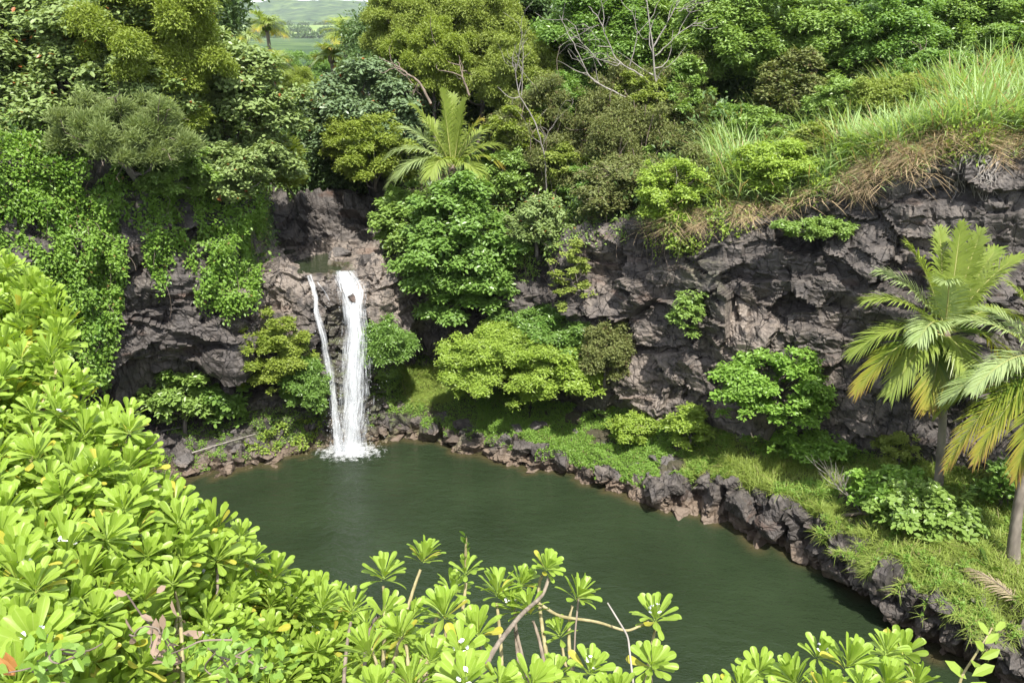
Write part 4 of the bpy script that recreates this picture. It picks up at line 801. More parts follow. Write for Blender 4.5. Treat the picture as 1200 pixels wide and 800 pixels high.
vine('leafy creeper draping the cliff rim beneath the light green tangled bush', [(745, 250), (770, 225), (860, 215), (960, 205), (955, 235), (900, 250), (840, 275), (800, 300), (770, 290)], kind='lime', L=.12, W=.075, thick=.4, cover=1.3, rows_=(5, 9), strands=40, gap=.25, name='creeper')
vine('patchy creeper on the rim between the tall vivid shrub and the brown twiggy bush', [(600, 300), (615, 255), (690, 245), (745, 240), (750, 275), (690, 275), (640, 295), (625, 330), (605, 330)], kind='green', L=.12, W=.07, thick=.35, cover=1.1, rows_=(5, 9), strands=60, gap=.25, name='creeper')

def blades(name, pts, up, L, W, lean, mat, kind='stuff', droop=.35, dirb=None):
    n = len(pts); h = rg.normal(0, 1, (n, 3)); h[:, 2] *= .2; xd = up + h * lean
    if dirb is not None: xd = xd + dirb
    nn = unit(h + np.array([1e-3, 0, 0])) * -1 + np.array([0, 0, .6]); Ls = L * rg.uniform(.5, 1.25, n)
    T, F = TPL['blade']; x, y, z = frame(xd, nn); hz = unit(h * np.array([1, 1, 0]) + 1e-4)
    t = T[:, 0]; V = pts[:, None] + x[:, None] * (t * 1.0)[None, :, None] * Ls[:, None, None] + y[:, None] * T[None, :, 1:2] * (W * rg.uniform(.6, 1.3, n))[:, None, None]
    bend = (t ** 2)[None, :, None] * (droop * Ls * rg.uniform(.2, 1.4, n))[:, None, None]
    V = V + hz[:, None] * bend * .7 - np.array([0, 0, 1.0]) * bend * .75
    o = (np.arange(n) * len(T))[:, None, None]
    b_ = mesh_np(name, V.reshape(-1, 3), [(BLADE_F4[None] + o).reshape(-1, 4), (BLADE_F3[None] + o).reshape(-1, 3)], mat); return tag(b_, kind=kind) if kind else b_
M_CANE = leaf_mat('cane_blade', [(.05, .12, .03), (.11, .215, .05), (.185, .31, .085), (.30, .42, .16)], (.38, .29, .16), .12, .38, .5, .3, clump=.5)
M_STRAW = leaf_mat('straw_blade', [(.13, .08, .048), (.23, .15, .09), (.32, .225, .14), (.42, .32, .20)], (.16, .20, .06), .08, .25, .7, .1, clump=.9)
M_TURF = leaf_mat('turf_blade', [(.055, .12, .015), (.12, .21, .025), (.19, .29, .04), (.30, .38, .09)], (.30, .26, .12), .05, .4, .5, .3, clump=.8)
MAT['clover'] = leaf_mat('ground_cover_leaf', [(.035, .10, .012), (.08, .18, .022), (.13, .25, .035), (.20, .33, .06)], (.28, .24, .1), .02, .38, .45, .35, clump=.8)
UP = np.array([0, 0, 1.0])
# cane grass on the slope over the bare cliff
w = inpoly(TFp, [(820, 260), (840, 150), (900, 130), (980, 120), (1060, 70), (1120, 30), (1420, -40), (1420, 200), (1000, 225)]) & (TFv >= vr[7] + 2) & (TFv < vr[9] - 2)
p, _ = on_faces(w, 36000); k = .55 + .75 * (fbm(p * .6, 407, 3) + .5).clip(0, 1); blades('cane_grass', p, UP, 1.75 * k, .05, .38, M_CANE, droop=.65)
w = inpoly(TFp, [(740, 300), (760, 225), (850, 190), (980, 140), (1420, 60), (1420, 215), (1000, 240)]) & (TFv >= vr[7] - 6) & (TFv < vr[8] - 4)
p, nn = on_faces_s(w, 22000); k = fbm(p * .9, 401, 3) > .0; p, nn = p[k], nn[k]
blades('dry_grass', p, nn * .4 + UP * .6, .6, .024, .75, M_STRAW, droop=.9)
w = inpoly(TFp, [(760, 300), (800, 240), (1000, 180), (1420, 100), (1420, 225), (1010, 240)]) & (TFv >= vr[7] - 7) & (TFv < vr[7] + 3)
p, nn = on_faces_s(w, 12000); k = fbm(p * np.array([1.5, 1.5, .3]), 403, 3) > .10; p, nn = p[k], nn[k]
blades('straw_fringe', p + nn * .15, nn * .5 - UP * .25 + np.array([-.15, 0, 0]), .46, .011, .7, M_STRAW, droop=1.1)
# ledge turf, shore grass, mossy ground cover
ledge = (TFv >= vr[2] + 6) & (TFv < vr[4] + 4) & (TFp[:, 0] > 560) & (TFp[:, 0] < 1400)
fn = fbm(TFc * .55, 411, 3)
p, _ = on_faces(ledge & (TFp[:, 0] > 800) & (fn > -.25), 52000); blades('ledge_grass', p, UP, .27, .016, .55, M_TURF, droop=.6)
p, _ = on_faces(ledge & (TFp[:, 0] > 820) & (fbm(TFc * .7, 415, 3) > .02), 24000); blades('tall_grass', p, UP, .60, .02, .45, M_TURF, droop=.7)
def cover(name, sel, n, kind, L, W, h=.12):
    p, nn = on_faces_s(sel, n); hh = h * (.5 + fbm(p * 1.6, 421, 3)).clip(0, 1.3) * rg.random(n)
    p = p + UP * hh[:, None] + nn * .02; V, F = leaves(p, rdir(rg, n) + UP * .15, UP + rg.normal(0, .45, (n, 3)), L * rg.uniform(.6, 1.3, n), W, 'leaf4')
    return tag(mesh_np(name, V, F, MAT[kind]), kind='stuff')
cover('ground_cover', ledge & (TFp[:, 0] < 860) & (fn > -.22), 60000, 'clover', .075, .05, .14)
cover('ground_cover', ledge & (TFp[:, 0] > 840) & (fbm(TFc * .6, 431, 3) > -.05), 42000, 'clover', .10, .06, .32)
sh = (TFv >= vr[2] - 6) & (TFv < vr[5]) & (TFp[:, 0] > 430) & (TFp[:, 0] < 620) & (fbm(TFc * .9, 441, 3) > -.05) & (TFn[:, 2] > .3)
cover('ground_cover', sh, 16000, 'clover', .08, .045, .16)
w = inpoly(TFp, [(465, 430), (520, 430), (530, 470), (480, 475)]) & (TFv < vr[6]); p, _ = on_faces(w, 4500); blades('shore_grass', p, UP * .8 + np.array([0, -.4, 0]), .4, .018, .5, M_TURF, droop=.8)
sh = (TFv >= vr[2] - 4) & (TFv < vr[4]) & (TFp[:, 0] > 160) & (TFp[:, 0] < 385) & (fbm(TFc * 1.1, 443, 3) > .12)
cover('ground_cover', sh, 9000, 'clover', .08, .05, .14)
# undergrowth over the wooded slopes
w = (TFv >= vr[7] + 3) & (TFv < vr[11]) & (TFp[:, 0] > -250) & (TFp[:, 0] < 1450) & (TFp[:, 1] > -250) & ~((TFp[:, 0] > 320) & (TFp[:, 0] < 452) & (TFv < vr[10])) & ~((TFp[:, 0] > 860) & (TFv < vr[8] + 10))
def under_growth(n, kind, h, L, W, cut, seed):
    s = w & (fbm(TFc * .45, seed, 3) > cut); p, nn = on_faces_s(s, n); m_ = (.15 + .9 * np.abs(fbm(p * .5, seed + 1, 3)) * 2.2).clip(.1, 1.7) * h
    p = p + UP * (m_ * rg.random(n) ** .5)[:, None] + rg.normal(0, .1, (n, 3)); sc = rg.uniform(.6, 1.25, n)
    V, F = leaves(p, rdir(rg, n) + np.array([0, -.3, -.1]), UP + np.array([0, -.3, 0]) + rg.normal(0, .45, (n, 3)), L * sc, W * sc, 'leaf4'); tag(mesh_np('undergrowth', V, F, MAT[kind]), kind='stuff')
under_growth(90000, 'dark', 1.5, .24, .11, -.9, 501); under_growth(45000, 'green', 1.9, .2, .1, .0, 511); under_growth(26000, 'dull', 1.7, .2, .08, .1, 521)

# ------------------------------------------------------------ palms
M_FR = leaf_mat('palm_leaflet', [(.05, .11, .015), (.10, .18, .024), (.17, .25, .04), (.26, .33, .07)], None, 0, .4, .35, .5, clump=.8)
M_FRY = leaf_mat('yellowing_leaflet', [(.10, .17, .03), (.19, .26, .04), (.30, .34, .05), (.42, .36, .06)], None, 0, .4, .45, .35, clump=1.2)
n, l = M_FRY.node_tree.nodes, M_FRY.node_tree.links
ag = nd(n, 'ShaderNodeAttribute', attribute_name='age'); rp = ramp(n, [(.3, (.11, .19, .03)), (.55, (.26, .31, .045)), (.78, (.42, .38, .07)), (.93, (.36, .22, .08)), (1, (.22, .14, .08))])
gn = nd(n, 'ShaderNodeNewGeometry'); l.new(mth(n, l, 'ADD', ag.outputs['Fac'], mth(n, l, 'MULTIPLY_ADD', gn.outputs['Random Per Island'], .24)), rp.inputs['Fac']); n[-2].inputs[2].default_value = -.12
for lk in list(l):
    if lk.to_node.type == 'MIX' or (lk.to_node.type == 'BSDF_PRINCIPLED' and lk.to_socket.name == 'Base Color'):
        if lk.from_node.type == 'VALTORGB' and lk.from_node != rp: s_ = lk.to_socket; l.remove(lk); l.new(rp.outputs['Color'], s_)
M_FRP = leaf_mat('pale_leaflet', [(.08, .16, .045), (.15, .235, .075), (.23, .32, .11), (.32, .40, .17)], None, 0, .35, .34, .5, clump=.8)
M_FRD = leaf_mat('dry_leaflet', [(.16, .10, .06), (.25, .17, .10), (.33, .24, .15), (.40, .32, .22)], None, 0, .2, .7, .1, clump=1.2)
M_RACH = bark_mat('frond_stalk', (.22, .24, .07), (.36, .34, .12)); M_PALMB = bark_mat('palm_bark', (.10, .085, .07), (.27, .235, .195), 4)
def frond(c0, ctl, tip, mat, parent, o, wid=.62, nl=58, name='frond', seed=0, fold=.45, stalk=None):
    rng = np.random.default_rng(900 + seed); t = np.linspace(0, 1, 40)[:, None]; c0, ctl, tip = (np.asarray(x, float) - o for x in (c0, ctl, tip))
    C = c0 * (1 - t) ** 2 + 2 * ctl * t * (1 - t) + tip * t ** 2; Tn = unit(np.gradient(C, axis=0)); side = unit(np.cross(Tn, UP + 1e-3)); upv = unit(np.cross(side, Tn))
    v, f = tube(C, np.linspace(.028, .005, 40), 6); root = mesh_np('stalk', v, f, stalk or M_RACH, True, None)
    ts = np.linspace(.13, .995, nl); V, F4, F3, AG = [], [], [], []; off = 0
    for sgn in (-1, 1):
        for tt in ts:
            i = min(38, int(tt * 39)); p = C[i] + (C[i + 1] - C[i]) * (tt * 39 - i)
            ln = wid * (np.sin(np.pi * (.10 + .85 * tt)) ** .55) * rng.uniform(.88, 1.1) * (1.0 if tt < .93 else .75)
            d = side[i] * sgn * (1 - .55 * tt) + Tn[i] * (.45 + .75 * tt) + upv[i] * (fold - .2 * tt) + rng.normal(0, .06, 3); d /= np.linalg.norm(d)
            wv_ = np.cross(d, upv[i]); wv_ /= np.linalg.norm(wv_) + 1e-9; w0 = .0185 * (wid / .62) * rng.uniform(.8, 1.2)
            dr = np.array([0, 0, -1.0]) * ln * rng.uniform(.22, .62)
            for s_, ww in ((0, .5), (.3, 1), (.65, .8), (1, .0)):
                q_ = p + d * ln * s_ + dr * s_ ** 2.2; AG += [tt * .62 + s_ * .38] * (2 if ww else 1)
                if ww: V += [q_ + wv_ * w0 * ww, q_ - wv_ * w0 * ww]
                else: V.append(q_)
            F4 += [(off, off + 1, off + 3, off + 2), (off + 2, off + 3, off + 5, off + 4)]; F3.append((off + 4, off + 5, off + 6)); off += 7
    lf = mesh_np(name, np.array(V), [np.array(F4), np.array(F3)], mat, False, parent, attrs=dict(age=np.array(AG))); root.parent = lf; return lf
def palm(name, label, base, crown, fronds, wid=.62, rt=.13, nl=58, nuts=False, curve=(0, 0, 0), cat='palm tree'):
    """fronds: tip px, py, depth offset (m, + away), arch height, material"""
    base, crown = np.asarray(base, float), np.asarray(crown, float); root = thing(name, label, cat, base, 'coconut palms'); rng = np.random.default_rng(int(abs(crown[0] * 100)))
    t = np.linspace(0, 1, 44); pts = np.outer(t, crown - base) + np.outer(np.sin(t * np.pi), curve); rad = rt * (1.0 + .55 * np.exp(-t * 12)) * (1 - .25 * t) * (1 + .05 * ((np.arange(44) % 3) == 0)); pts[0, 2] -= .25
    v, f = tube(pts, rad, 14); mesh_np('trunk', v, f, M_PALMB, True, root)
    for k, (px, py, dy, arch, mt) in enumerate(fronds):
        tip = P(px, py, crown[1] + dy); mid = (crown + tip) / 2; L = np.linalg.norm(tip - crown); ctl = mid + UP * arch * L + (tip - crown) * .05
        frond(crown + rng.normal(0, .04, 3), ctl, tip, mt, root, base, wid, nl, seed=k + int(abs(crown[0]) * 7))
    # leaf bases and fibre round the heart of the crown
    v, f = tube(np.array([crown - base + UP * z for z in (-.45, -.25, 0, .2)]), np.array([rt * .8, rt * 1.35, rt * 1.1, .03]), 12); mesh_np('crown_heart', v, f, M_TWIG, True, root)
    if nuts:
        for k in range(5):
            a = k * 1.3; s = bpy.data.meshes.new('nut'); bm = bmesh.new(); bmesh.ops.create_icosphere(bm, subdivisions=2, radius=.13); bmesh.ops.scale(bm, vec=(1, 1, 1.25), verts=bm.verts); bm.to_mesh(s); bm.free(); s.materials.append(M_FRY)
            obj('coconut', s, root, Matrix.Translation(Vector(crown - base) + Vector((.22 * math.cos(a), .22 * math.sin(a), -.22))))
    return root
hb, _ = hit(1098, 588); cr1 = P(1108, 392, hb[1] - .1)
palm('coconut_palm', 'whole coconut palm standing in the low shrubs before the cliff, one yellow frond hanging down', hb, cr1, [
    (1126, 262, .3, .10, M_FR), (1100, 268, .9, .12, M_FR), (1062, 286, .1, .20, M_FR), (1030, 318, .9, .25, M_FRP), (1016, 352, .2, .30, M_FR), (998, 414, -.2, .34, M_FR), (1003, 460, -.7, .42, M_FRY),
    (1044, 462, -1.2, .40, M_FR), (1088, 478, -.7, .40, M_FRY), (1076, 400, -1.9, .38, M_FRP), (1132, 440, -1.1, .42, M_FR), (1196, 300, .3, .22, M_FR), (1168, 292, .9, .16, M_FR), (1150, 270, .6, .10, M_FR), (1180, 430, .6, .40, M_FRY), (1120, 330, 2.2, .2, M_FR), (1190, 372, 1.2, .3, M_FR), (1108, 330, -1.2, .42, M_FRP)], wid=.9, curve=(.05, 0, 0))
hb2, _ = hit(1186, 662); cr2 = P(1238, 440, hb2[1] + .6)
palm('coconut_palm', 'leaning coconut palm cut off by the frame edge, its grey trunk rising from the grass', hb2, cr2, [
    (1112, 378, .8, .34, M_FRP), (1140, 362, 1.6, .3, M_FRP), (1104, 470, -.1, .40, M_FRP), (1098, 486, .9, .42, M_FR), (1108, 548, -.6, .55, M_FRY), (1142, 542, -1.0, .55, M_FRY), (1140, 458, -1.8, .4, M_FRP), (1190, 560, -.8, .5, M_FRY), (1180, 330, .4, .2, M_FR), (1225, 300, .6, .12, M_FR),
    (1300, 330, .2, .3, M_FR), (1360, 420, .4, .34, M_FR), (1350, 500, -.4, .45, M_FR), (1260, 540, -1.2, .45, M_FRY), (1290, 440, -1.8, .4, M_FR)], wid=.82, rt=.15, curve=(-.25, 0, 0))
yb, _ = hit(533, 238); cr3 = P(530, 197, 34.4)
palm('coconut_palm', 'young coconut palm with feathery fronds over the tall vivid shrub by the upper stream', (cr3[0] + .1, cr3[1] + .1, cr3[2] - 1.8), cr3, [
    (518, 106, .2, .06, M_FR), (530, 112, .9, .08, M_FR), (483, 124, .2, .18, M_FR), (470, 150, .9, .25, M_FRP), (456, 182, -.3, .35, M_FRP), (455, 216, -.5, .45, M_FRP), (466, 206, -1.2, .42, M_FRP), (505, 205, -2.0, .45, M_FR), (563, 142, .2, .2, M_FRY), (588, 172, .4, .3, M_FR), (584, 192, -.2, .38, M_FRY), (560, 205, -1.3, .4, M_FR), (545, 118, .3, .1, M_FR), (500, 140, 1.4, .2, M_FR), (575, 150, 1.4, .25, M_FR)], wid=1.0, rt=.14)
def far_palm(label, px, py, Y, r, nuts=False, hgt=6, seed=1):
    c = P(px, py, Y); rng = np.random.default_rng(seed); fr = []
    for k in range(16):
        a = k / 16 * 2 * np.pi + rng.uniform(-.15, .15); up_ = rng.uniform(-.5, 1.0); fr.append((px + r * math.cos(a) * (1 - .3 * abs(up_)), py - r * (up_ * .8 - .15), r / F_PX * Y * math.sin(a), .25, [M_FR, M_FRP, M_FR, M_FRY][k % 4]))
    g = ground_h(np.array([c[0]]), np.array([c[1]]))[0] if Y > 68 else (ground(c[0], c[1], c[2]) or c[2] - hgt)
    palm('coconut_palm', label, (c[0] + .4, c[1], min(g, c[2] - 2)), c, fr, wid=.9, rt=.16, nl=30, nuts=nuts)
far_palm('distant coconut palm with orange nuts standing against the far hill', 312, 30, 62, 25, True, seed=3)
far_palm('distant pale palm at the edge of the green field, half behind the olive tree', 402, 38, 58, 26, seed=5)
far_palm('lower distant palm half hidden in the trees beside the one with orange nuts', 287, 42, 66, 18, seed=8)
far_palm('low valley palm with drooping fronds under the one with orange nuts', 318, 74, 56, 22, seed=9)
far_palm('short valley palm in front of the dark layered tree', 388, 66, 52, 20, seed=12)

# ------------------------------------------------------------ bleached dead wood, roots, twigs
def sticks(name, label, cat, lines, r0, mat, base=None, part='branch', twigs=True):
    """lines: list of ([(px, py, Y)...], radius factor)"""
    first = P(*lines[0][0][0]); root = thing(name, label, cat, first); rng = np.random.default_rng(len(label))
    for pts, k in lines:
        q_ = np.array([P(*a) for a in pts]) - first; t = np.linspace(0, 1, len(q_)); tt = np.linspace(0, 1, 5 * len(q_)); C = np.stack([np.interp(tt, t, q_[:, i]) for i in range(3)], 1)
        C = blur(C, 3, 0) + rng.normal(0, .012, C.shape)
        for _ in range(6 if twigs else 0):
            i = rng.integers(len(C) // 4, len(C) - 1); d = unit(C[i + 1] - C[i - 1]) + rng.normal(0, .55, 3); v, f = limb(C[i], C[i] + d * rng.uniform(.4, 1.3), r0 * k * .3, r0 * .08, rng, .12, 6, 4); mesh_np('twig', v, f, mat, True, root)
        v, f = tube(C, np.linspace(r0 * k * .62, r0 * k * .2, len(tt)), 7); mesh_np(part, v, f, mat, True, root)
    return root
sticks('dead_tree', 'bleached leafless branches spreading before the sunlit green tree', 'tree', [
    ([(772, 150, 35.2), (770, 110, 35), (765, 60, 34.8), (757, -6, 34.6)], 1.4), ([(766, 55, 34.8), (790, 12, 34.6), (797, -8, 34.6)], .8), ([(768, 66, 34.8), (800, 36, 34.4), (818, 24, 34.2)], .6), ([(770, 108, 35), (748, 86, 34.7), (722, 72, 34.4), (702, 22, 34.2), (690, 8, 34.2)], .9),
    ([(738, 78, 34.5), (748, 40, 34.3), (740, 10, 34.3)], .55), ([(742, 118, 34.6), (692, 95, 34.2), (677, 60, 34), (655, 18, 34)], .8), ([(705, 78, 34.3), (690, 58, 34.2), (660, 28, 34)], .5), ([(722, 72, 34.4), (706, 62, 34.2), (695, 64, 34)], .35), ([(795, 14, 34.6), (815, 4, 34.5)], .35), ([(702, 30, 34.2), (686, 34, 34.2)], .3)], .07, M_DEAD)
sticks('dead_tree', 'thin crooked dead stem rising from the brown vine-hung thicket', 'tree', [
    ([(641, 225, 34.0), (638, 180, 33.8), (627, 142, 33.6), (606, 108, 33.5), (604, 74, 33.4)], 1.0), ([(611, 112, 33.5), (613, 60, 33.5), (614, 45, 33.5)], .5), ([(604, 80, 33.4), (608, 70, 33.4)], .4), ([(636, 170, 33.7), (644, 150, 33.7)], .3)], .06, M_DEAD)
sticks('dead_tree', 'brown slanting bough showing under the olive crowns', 'tree', [([(505, 122, 38.6), (492, 96, 38.8), (475, 85, 39), (466, 78, 39.2)], 1.0), ([(550, 112, 38.6), (541, 86, 38.8), (538, 70, 39)], .8), ([(492, 96, 38.8), (484, 108, 38.8)], .5)], .11, M_TWIG)
# pale roots on the cliff under the straw fringe
rng = np.random.default_rng(77); root = None
for k in range(26):
    x0 = rng.uniform(1118, 1168); pts = []
    for t in np.linspace(0, 1, 9):
        h, hn = hit(x0 + (1138 - x0) * -.15 * t + rng.normal(0, 3.5) - 8 * t, 182 + t * rng.uniform(30, 56)); pts.append(h + hn * .08)
    pts = np.array(pts); pts[:, 1] = blur(pts[:, 1:2], 4, 0)[:, 0]
    if root is None: root = thing('hanging_roots', 'tangle of pale bare roots clinging to the cliff under the straw fringe', 'roots', pts[0]); r0 = pts[0]
    tt = np.linspace(0, 1, 27); C = np.stack([np.interp(tt, np.linspace(0, 1, 9), pts[:, i] - r0[i]) for i in range(3)], 1); C = blur(C, 3, 0)
    v, f = tube(C, np.linspace(.022, .007, 27), 5); mesh_np('root', v, f, M_DEAD, True, root)
h1, _ = hit(1010, 608)
def gl(px, py, dz): h, _ = hit(px, py); return h + UP * dz
def free(name, label, cat, lines, mat, part='branch'):
    o = lines[0][0][0]; root = thing(name, label, cat, o)
    for pts, r in lines:
        q_ = np.array(pts) - o; t = np.linspace(0, 1, len(q_)); tt = np.linspace(0, 1, 5 * len(q_)); C = blur(np.stack([np.interp(tt, t, q_[:, i]) for i in range(3)], 1), 2, 0)
        v, f = tube(C, np.linspace(r, r * .4, len(tt)), 6); mesh_np(part, v, f, mat, True, root)
b0 = gl(1010, 603, .05); tw = [([b0, b0 + V3(-.35, .1, .45), b0 + V3(-.75, .2, .75), b0 + V3(-1.1, .3, 1.2)], .03)]
for k in range(34):
    s = b0 + V3(-.35, .1, .45) + (V3(-.75, .2, .75)) * rng.random(); e = s + V3(rng.uniform(-.9, .25), rng.uniform(-.3, .4), rng.uniform(.35, .95)); tw.append(([s, (s + e) / 2 + rng.normal(0, .06, 3), e], .008))
free('dead_bush', 'grey leafless bush of fine twigs leaning over the ledge grass', 'dead bush', tw, M_DEAD)
free('fallen_log', 'reddish fallen log lying in the grass under the grey leafless bush', 'log', [([gl(985, 606, .06), gl(1012, 604, .1), gl(1045, 611, .08)], .07)], M_TWIG)
free('driftwood', 'grey driftwood pole lying on the shore below the cave', 'driftwood', [([gl(205, 540, .12), gl(250, 528, .2), gl(300, 512, .15)], .04)], M_DEAD)
free('driftwood', 'thin pale pole resting across the rubble beside the cave', 'driftwood', [([gl(160, 516, .12), gl(195, 508, .16), gl(222, 502, .12)], .03)], M_DEAD)
fo = gl(1200, 716, .1); fa = gl(1128, 668, .14)
frt = thing('fallen_frond', 'dry brown palm frond fallen on the grass below the leaning palm', 'palm frond', fo)
fl = frond(fo, (fo + fa) / 2 + UP * .35, fa, M_FRD, frt, fo, .5, 30, name='leaflets', fold=.1, stalk=M_TWIG)
for lab, (px, py) in (('small yellow sprouting palm in the grass by the reddish log', (1055, 600)), ('tiny yellow palm sprout at the ledge edge in the grass', (1022, 622)), ('yellow-green seedling frond tuft near the fallen dry frond', (1158, 668))):
    g0 = gl(px, py, 0); root = thing('palm_sprout', lab, 'seedling', g0)
    for k in range(6):
        a = rng.uniform(0, 6.28); tip = V3(math.cos(a) * .45, math.sin(a) * .45, rng.uniform(.15, .6)); V, F = leaves(np.zeros((1, 3)), tip[None], UP[None] - tip[None] * .3, np.linalg.norm(tip), .13, 'leaf6'); mesh_np('leaf', V, F, M_FRY, False, root)

w = inpoly(TFp, [(740, 300), (760, 225), (850, 190), (980, 140), (1420, 60), (1420, 215), (1000, 240)]) & (TFv >= vr[7] - 6) & (TFv < vr[8] + 6)
p, nn = on_faces_s(w, 16000); blades('rim_grass', p, UP + nn * .4, .55, .03, .6, M_CANE, droop=.7)

# broad weeds through the grass of the slope and ledge
w = inpoly(TFp, [(740, 300), (760, 215), (850, 170), (980, 120), (1420, 30), (1420, 200), (1000, 232)]) & (TFv >= vr[7] - 8) & (TFv < vr[9]) & (fbm(TFc * .8, 611, 3) > .0)
cover('weeds', w, 26000, 'lime', .13, .07, .9)
w = inpoly(TFp, [(980, 235), (1000, 150), (1420, 80), (1420, 215), (1010, 232)]) & (TFv >= vr[7] - 4) & (TFv < vr[8] - 6)
p, nn = on_faces_s(w, 7000); blades('dry_grass', p, UP + nn * .3, .8, .022, .5, M_STRAW, droop=.8)

lipw = (TFv >= vr[2] - 5) & (TFv < vr[2] + 10) & (TFp[:, 0] > 590) & (TFp[:, 0] < 1400) & (TFn[:, 2] > .25) & (fbm(TFc * .75, 621, 3) > -.02)
cover('ground_cover', lipw, 16000, 'clover', .09, .055, .22)
p, nn = on_faces_s(lipw & (TFp[:, 0] > 780), 9000); blades('ledge_grass', p, UP * .8 + nn * .6, .34, .016, .6, M_TURF, droop=.9)
# ------------------------------------------------------------ boulders
def boulder_mesh(seed, nplane=11, rough=.07):
    rng = np.random.default_rng(seed); bm = bmesh.new(); bmesh.ops.create_icosphere(bm, subdivisions=5, radius=1); V = np.array([v.co for v in bm.verts]); F = np.array([[v.index for v in f.verts] for f in bm.faces]); bm.free()
    n = rdir(rng, nplane); d = rng.uniform(.5, .95, nplane); dt = V @ n.T; r = np.where(dt > .05, d[None] / np.maximum(dt, .05), 9).min(1).clip(0, 1.15)
    V = V * r[:, None]; V = V + unit(V) * (rough * 1.3 * fbm(V * 2.2 + seed, seed, 4) + .07 * fbm(V * 6.5 + seed, seed + 3, 3) + .05 * (worley(V * 2.6 + seed, seed)[2] - .5))[:, None]
    return mesh_np('boulder', V, [F], None, False, link=False)
BM = [[boulder_mesh(700 + k), None] for k in range(7)]
for k, b_ in enumerate(BM):
    b_[1] = b_[0].copy(); b_[0].materials.append(M_STONE); b_[1].materials.append(M_PALE)
def boulder(label, px, py, w, h=.7, dpt=.9, pale=0, z=None, sink=.25, group=None):
    """w: width in photo pixels; the stone rests in the terrain seen at px,py"""
    p = Z(px, py, z) if z is not None else hit(px, py)[0]; s = np.linalg.norm(p - CAM) / F_PX * w / 2 * (.74 if w > 24 else .9)
    k = int(rnd.integers(7)); o = obj('boulder', BM[k][pale]); o.scale = np.array((s, s * dpt, s * h * .8)) * rnd.uniform(.85, 1.2, 3); o.rotation_euler = (rnd.uniform(-.3, .3), rnd.uniform(-.3, .3), rnd.uniform(0, 6.28))
    o.location = p + np.array([0, .1 * s, s * h * (.12 - sink)]); return tag(o, label, 'rock', group or 'rocks round the pool')
B = boulder
B('light grey blocky boulder at the tip of the mossy ledge nearest the falls', 592, 512, 26, 1.0, pale=1)
B('grey boulder behind the light blocky one at the ledge tip', 606, 502, 28, .8, pale=1)
B('flat brownish stone slab at the back of the mossy ledge tip', 628, 498, 34, .5, pale=1)
B('dark boulder next to the light blocky one on the ledge edge', 612, 522, 30, 1.0)
B('dark squarish boulder on the ledge edge, third from the light blocky one', 634, 526, 30, 1.0)
B('long dark boulder standing on the ledge edge in front of the bright ground cover', 658, 538, 34, 1.0)
B('low dark stone in the ledge edge beyond the long standing boulder', 690, 552, 44, .6)
B('weathered grey knob at the end of the mossy ledge', 722, 558, 22, .8, pale=1)
B('broad dark boulder tilted over the cleft between the two ledges', 772, 575, 42, .9)
B('dark slab leaning beside the broad tilted boulder', 792, 566, 36, .9)
B('big dark boulder with a lit face at the start of the high ledge', 826, 566, 44, 1.1)
B('brown low boulder lying in the water below the big dark one', 800, 602, 52, .55, pale=1)
B('rounded brown stone at the water end of the low brown boulder', 832, 608, 28, .7, pale=1)
B('reddish stone among rubble on the mossy ledge', 768, 536, 20, .8, pale=1)
B('grey stone pair member next to the reddish stone', 782, 540, 22, .8, pale=1)
B('small white-grey stone lying alone in the bright ground cover', 674, 505, 10, .8, pale=1)
B('small pale stone in the ground cover, midway along the mossy ledge', 709, 520, 9, .8, pale=1)
B('large dark block jutting from the high ledge above its shadow', 872, 592, 52, 1.1)
B('dark block wedged in the high ledge beside the jutting one', 905, 610, 50, 1.1)
B('dark stone on the high ledge rim below the grey leafless bush', 940, 602, 30, .8)
B('tall dark block at the middle of the high ledge face', 940, 640, 52, 1.2)
B('dark block of the high ledge face under the tuft of tall pale grass', 985, 668, 50, 1.1)
B('dark stone in the ledge rim beside the fallen dry frond', 1106, 708, 30, .8)
B('grey stone on the grassy rim before the fallen dry frond', 1080, 696, 18, .8)
B('dark block at the lower end of the high ledge', 1170, 752, 46, 1.1)
B('dark columnar block of the ledge face over the brown water line', 1050, 712, 46, 1.2)
B('small white stone in the grass near the ledge rim', 1142, 702, 9, .8, pale=1)
B('pale boulder sitting at the outlet of the upper stream', 398, 296, 34, .7, pale=1)
rk_ = B('dark wet rock splitting the top of the wide cascade', 413, 349, 13, 1.0); rk_.location = P(413, 349, 30.6)
B('dark boulder in the upper stream bed beside the pale one', 428, 305, 30, .8)
for k, (px, py, w_) in enumerate([(455, 492, 20), (472, 500, 18), (448, 505, 18), (490, 492, 24), (466, 512, 18), (508, 502, 24), (484, 510, 16), (530, 512, 26), (552, 520, 24), (452, 474, 16), (470, 476, 18), (575, 528, 22), (520, 488, 26), (545, 498, 30)]):
    B('wet dark rock among the rubble below the rounded fern-green shrub by the falls', px, py, w_ * 1.15, .75, group='rubble beside the falls')
for k in range(46):
    t = rnd.random(); px = 175 + 205 * t + rnd.normal(0, 6); py = 556 - 34 * t + rnd.uniform(-38, 6)
    B('brown-grey rubble stone on the shore below the cave and its shrubs', px, py, rnd.uniform(10, 26), rnd.uniform(.5, .85), pale=int(rnd.random() < .3), group='rubble on the cave shore')
for k in range(14):
    px = rnd.uniform(735, 800); py = rnd.uniform(530, 568)
    B('small grey rubble stone on the mossy ledge near the reddish stone', px, py, rnd.uniform(6, 13), .8, pale=1, group='rubble on the mossy ledge')

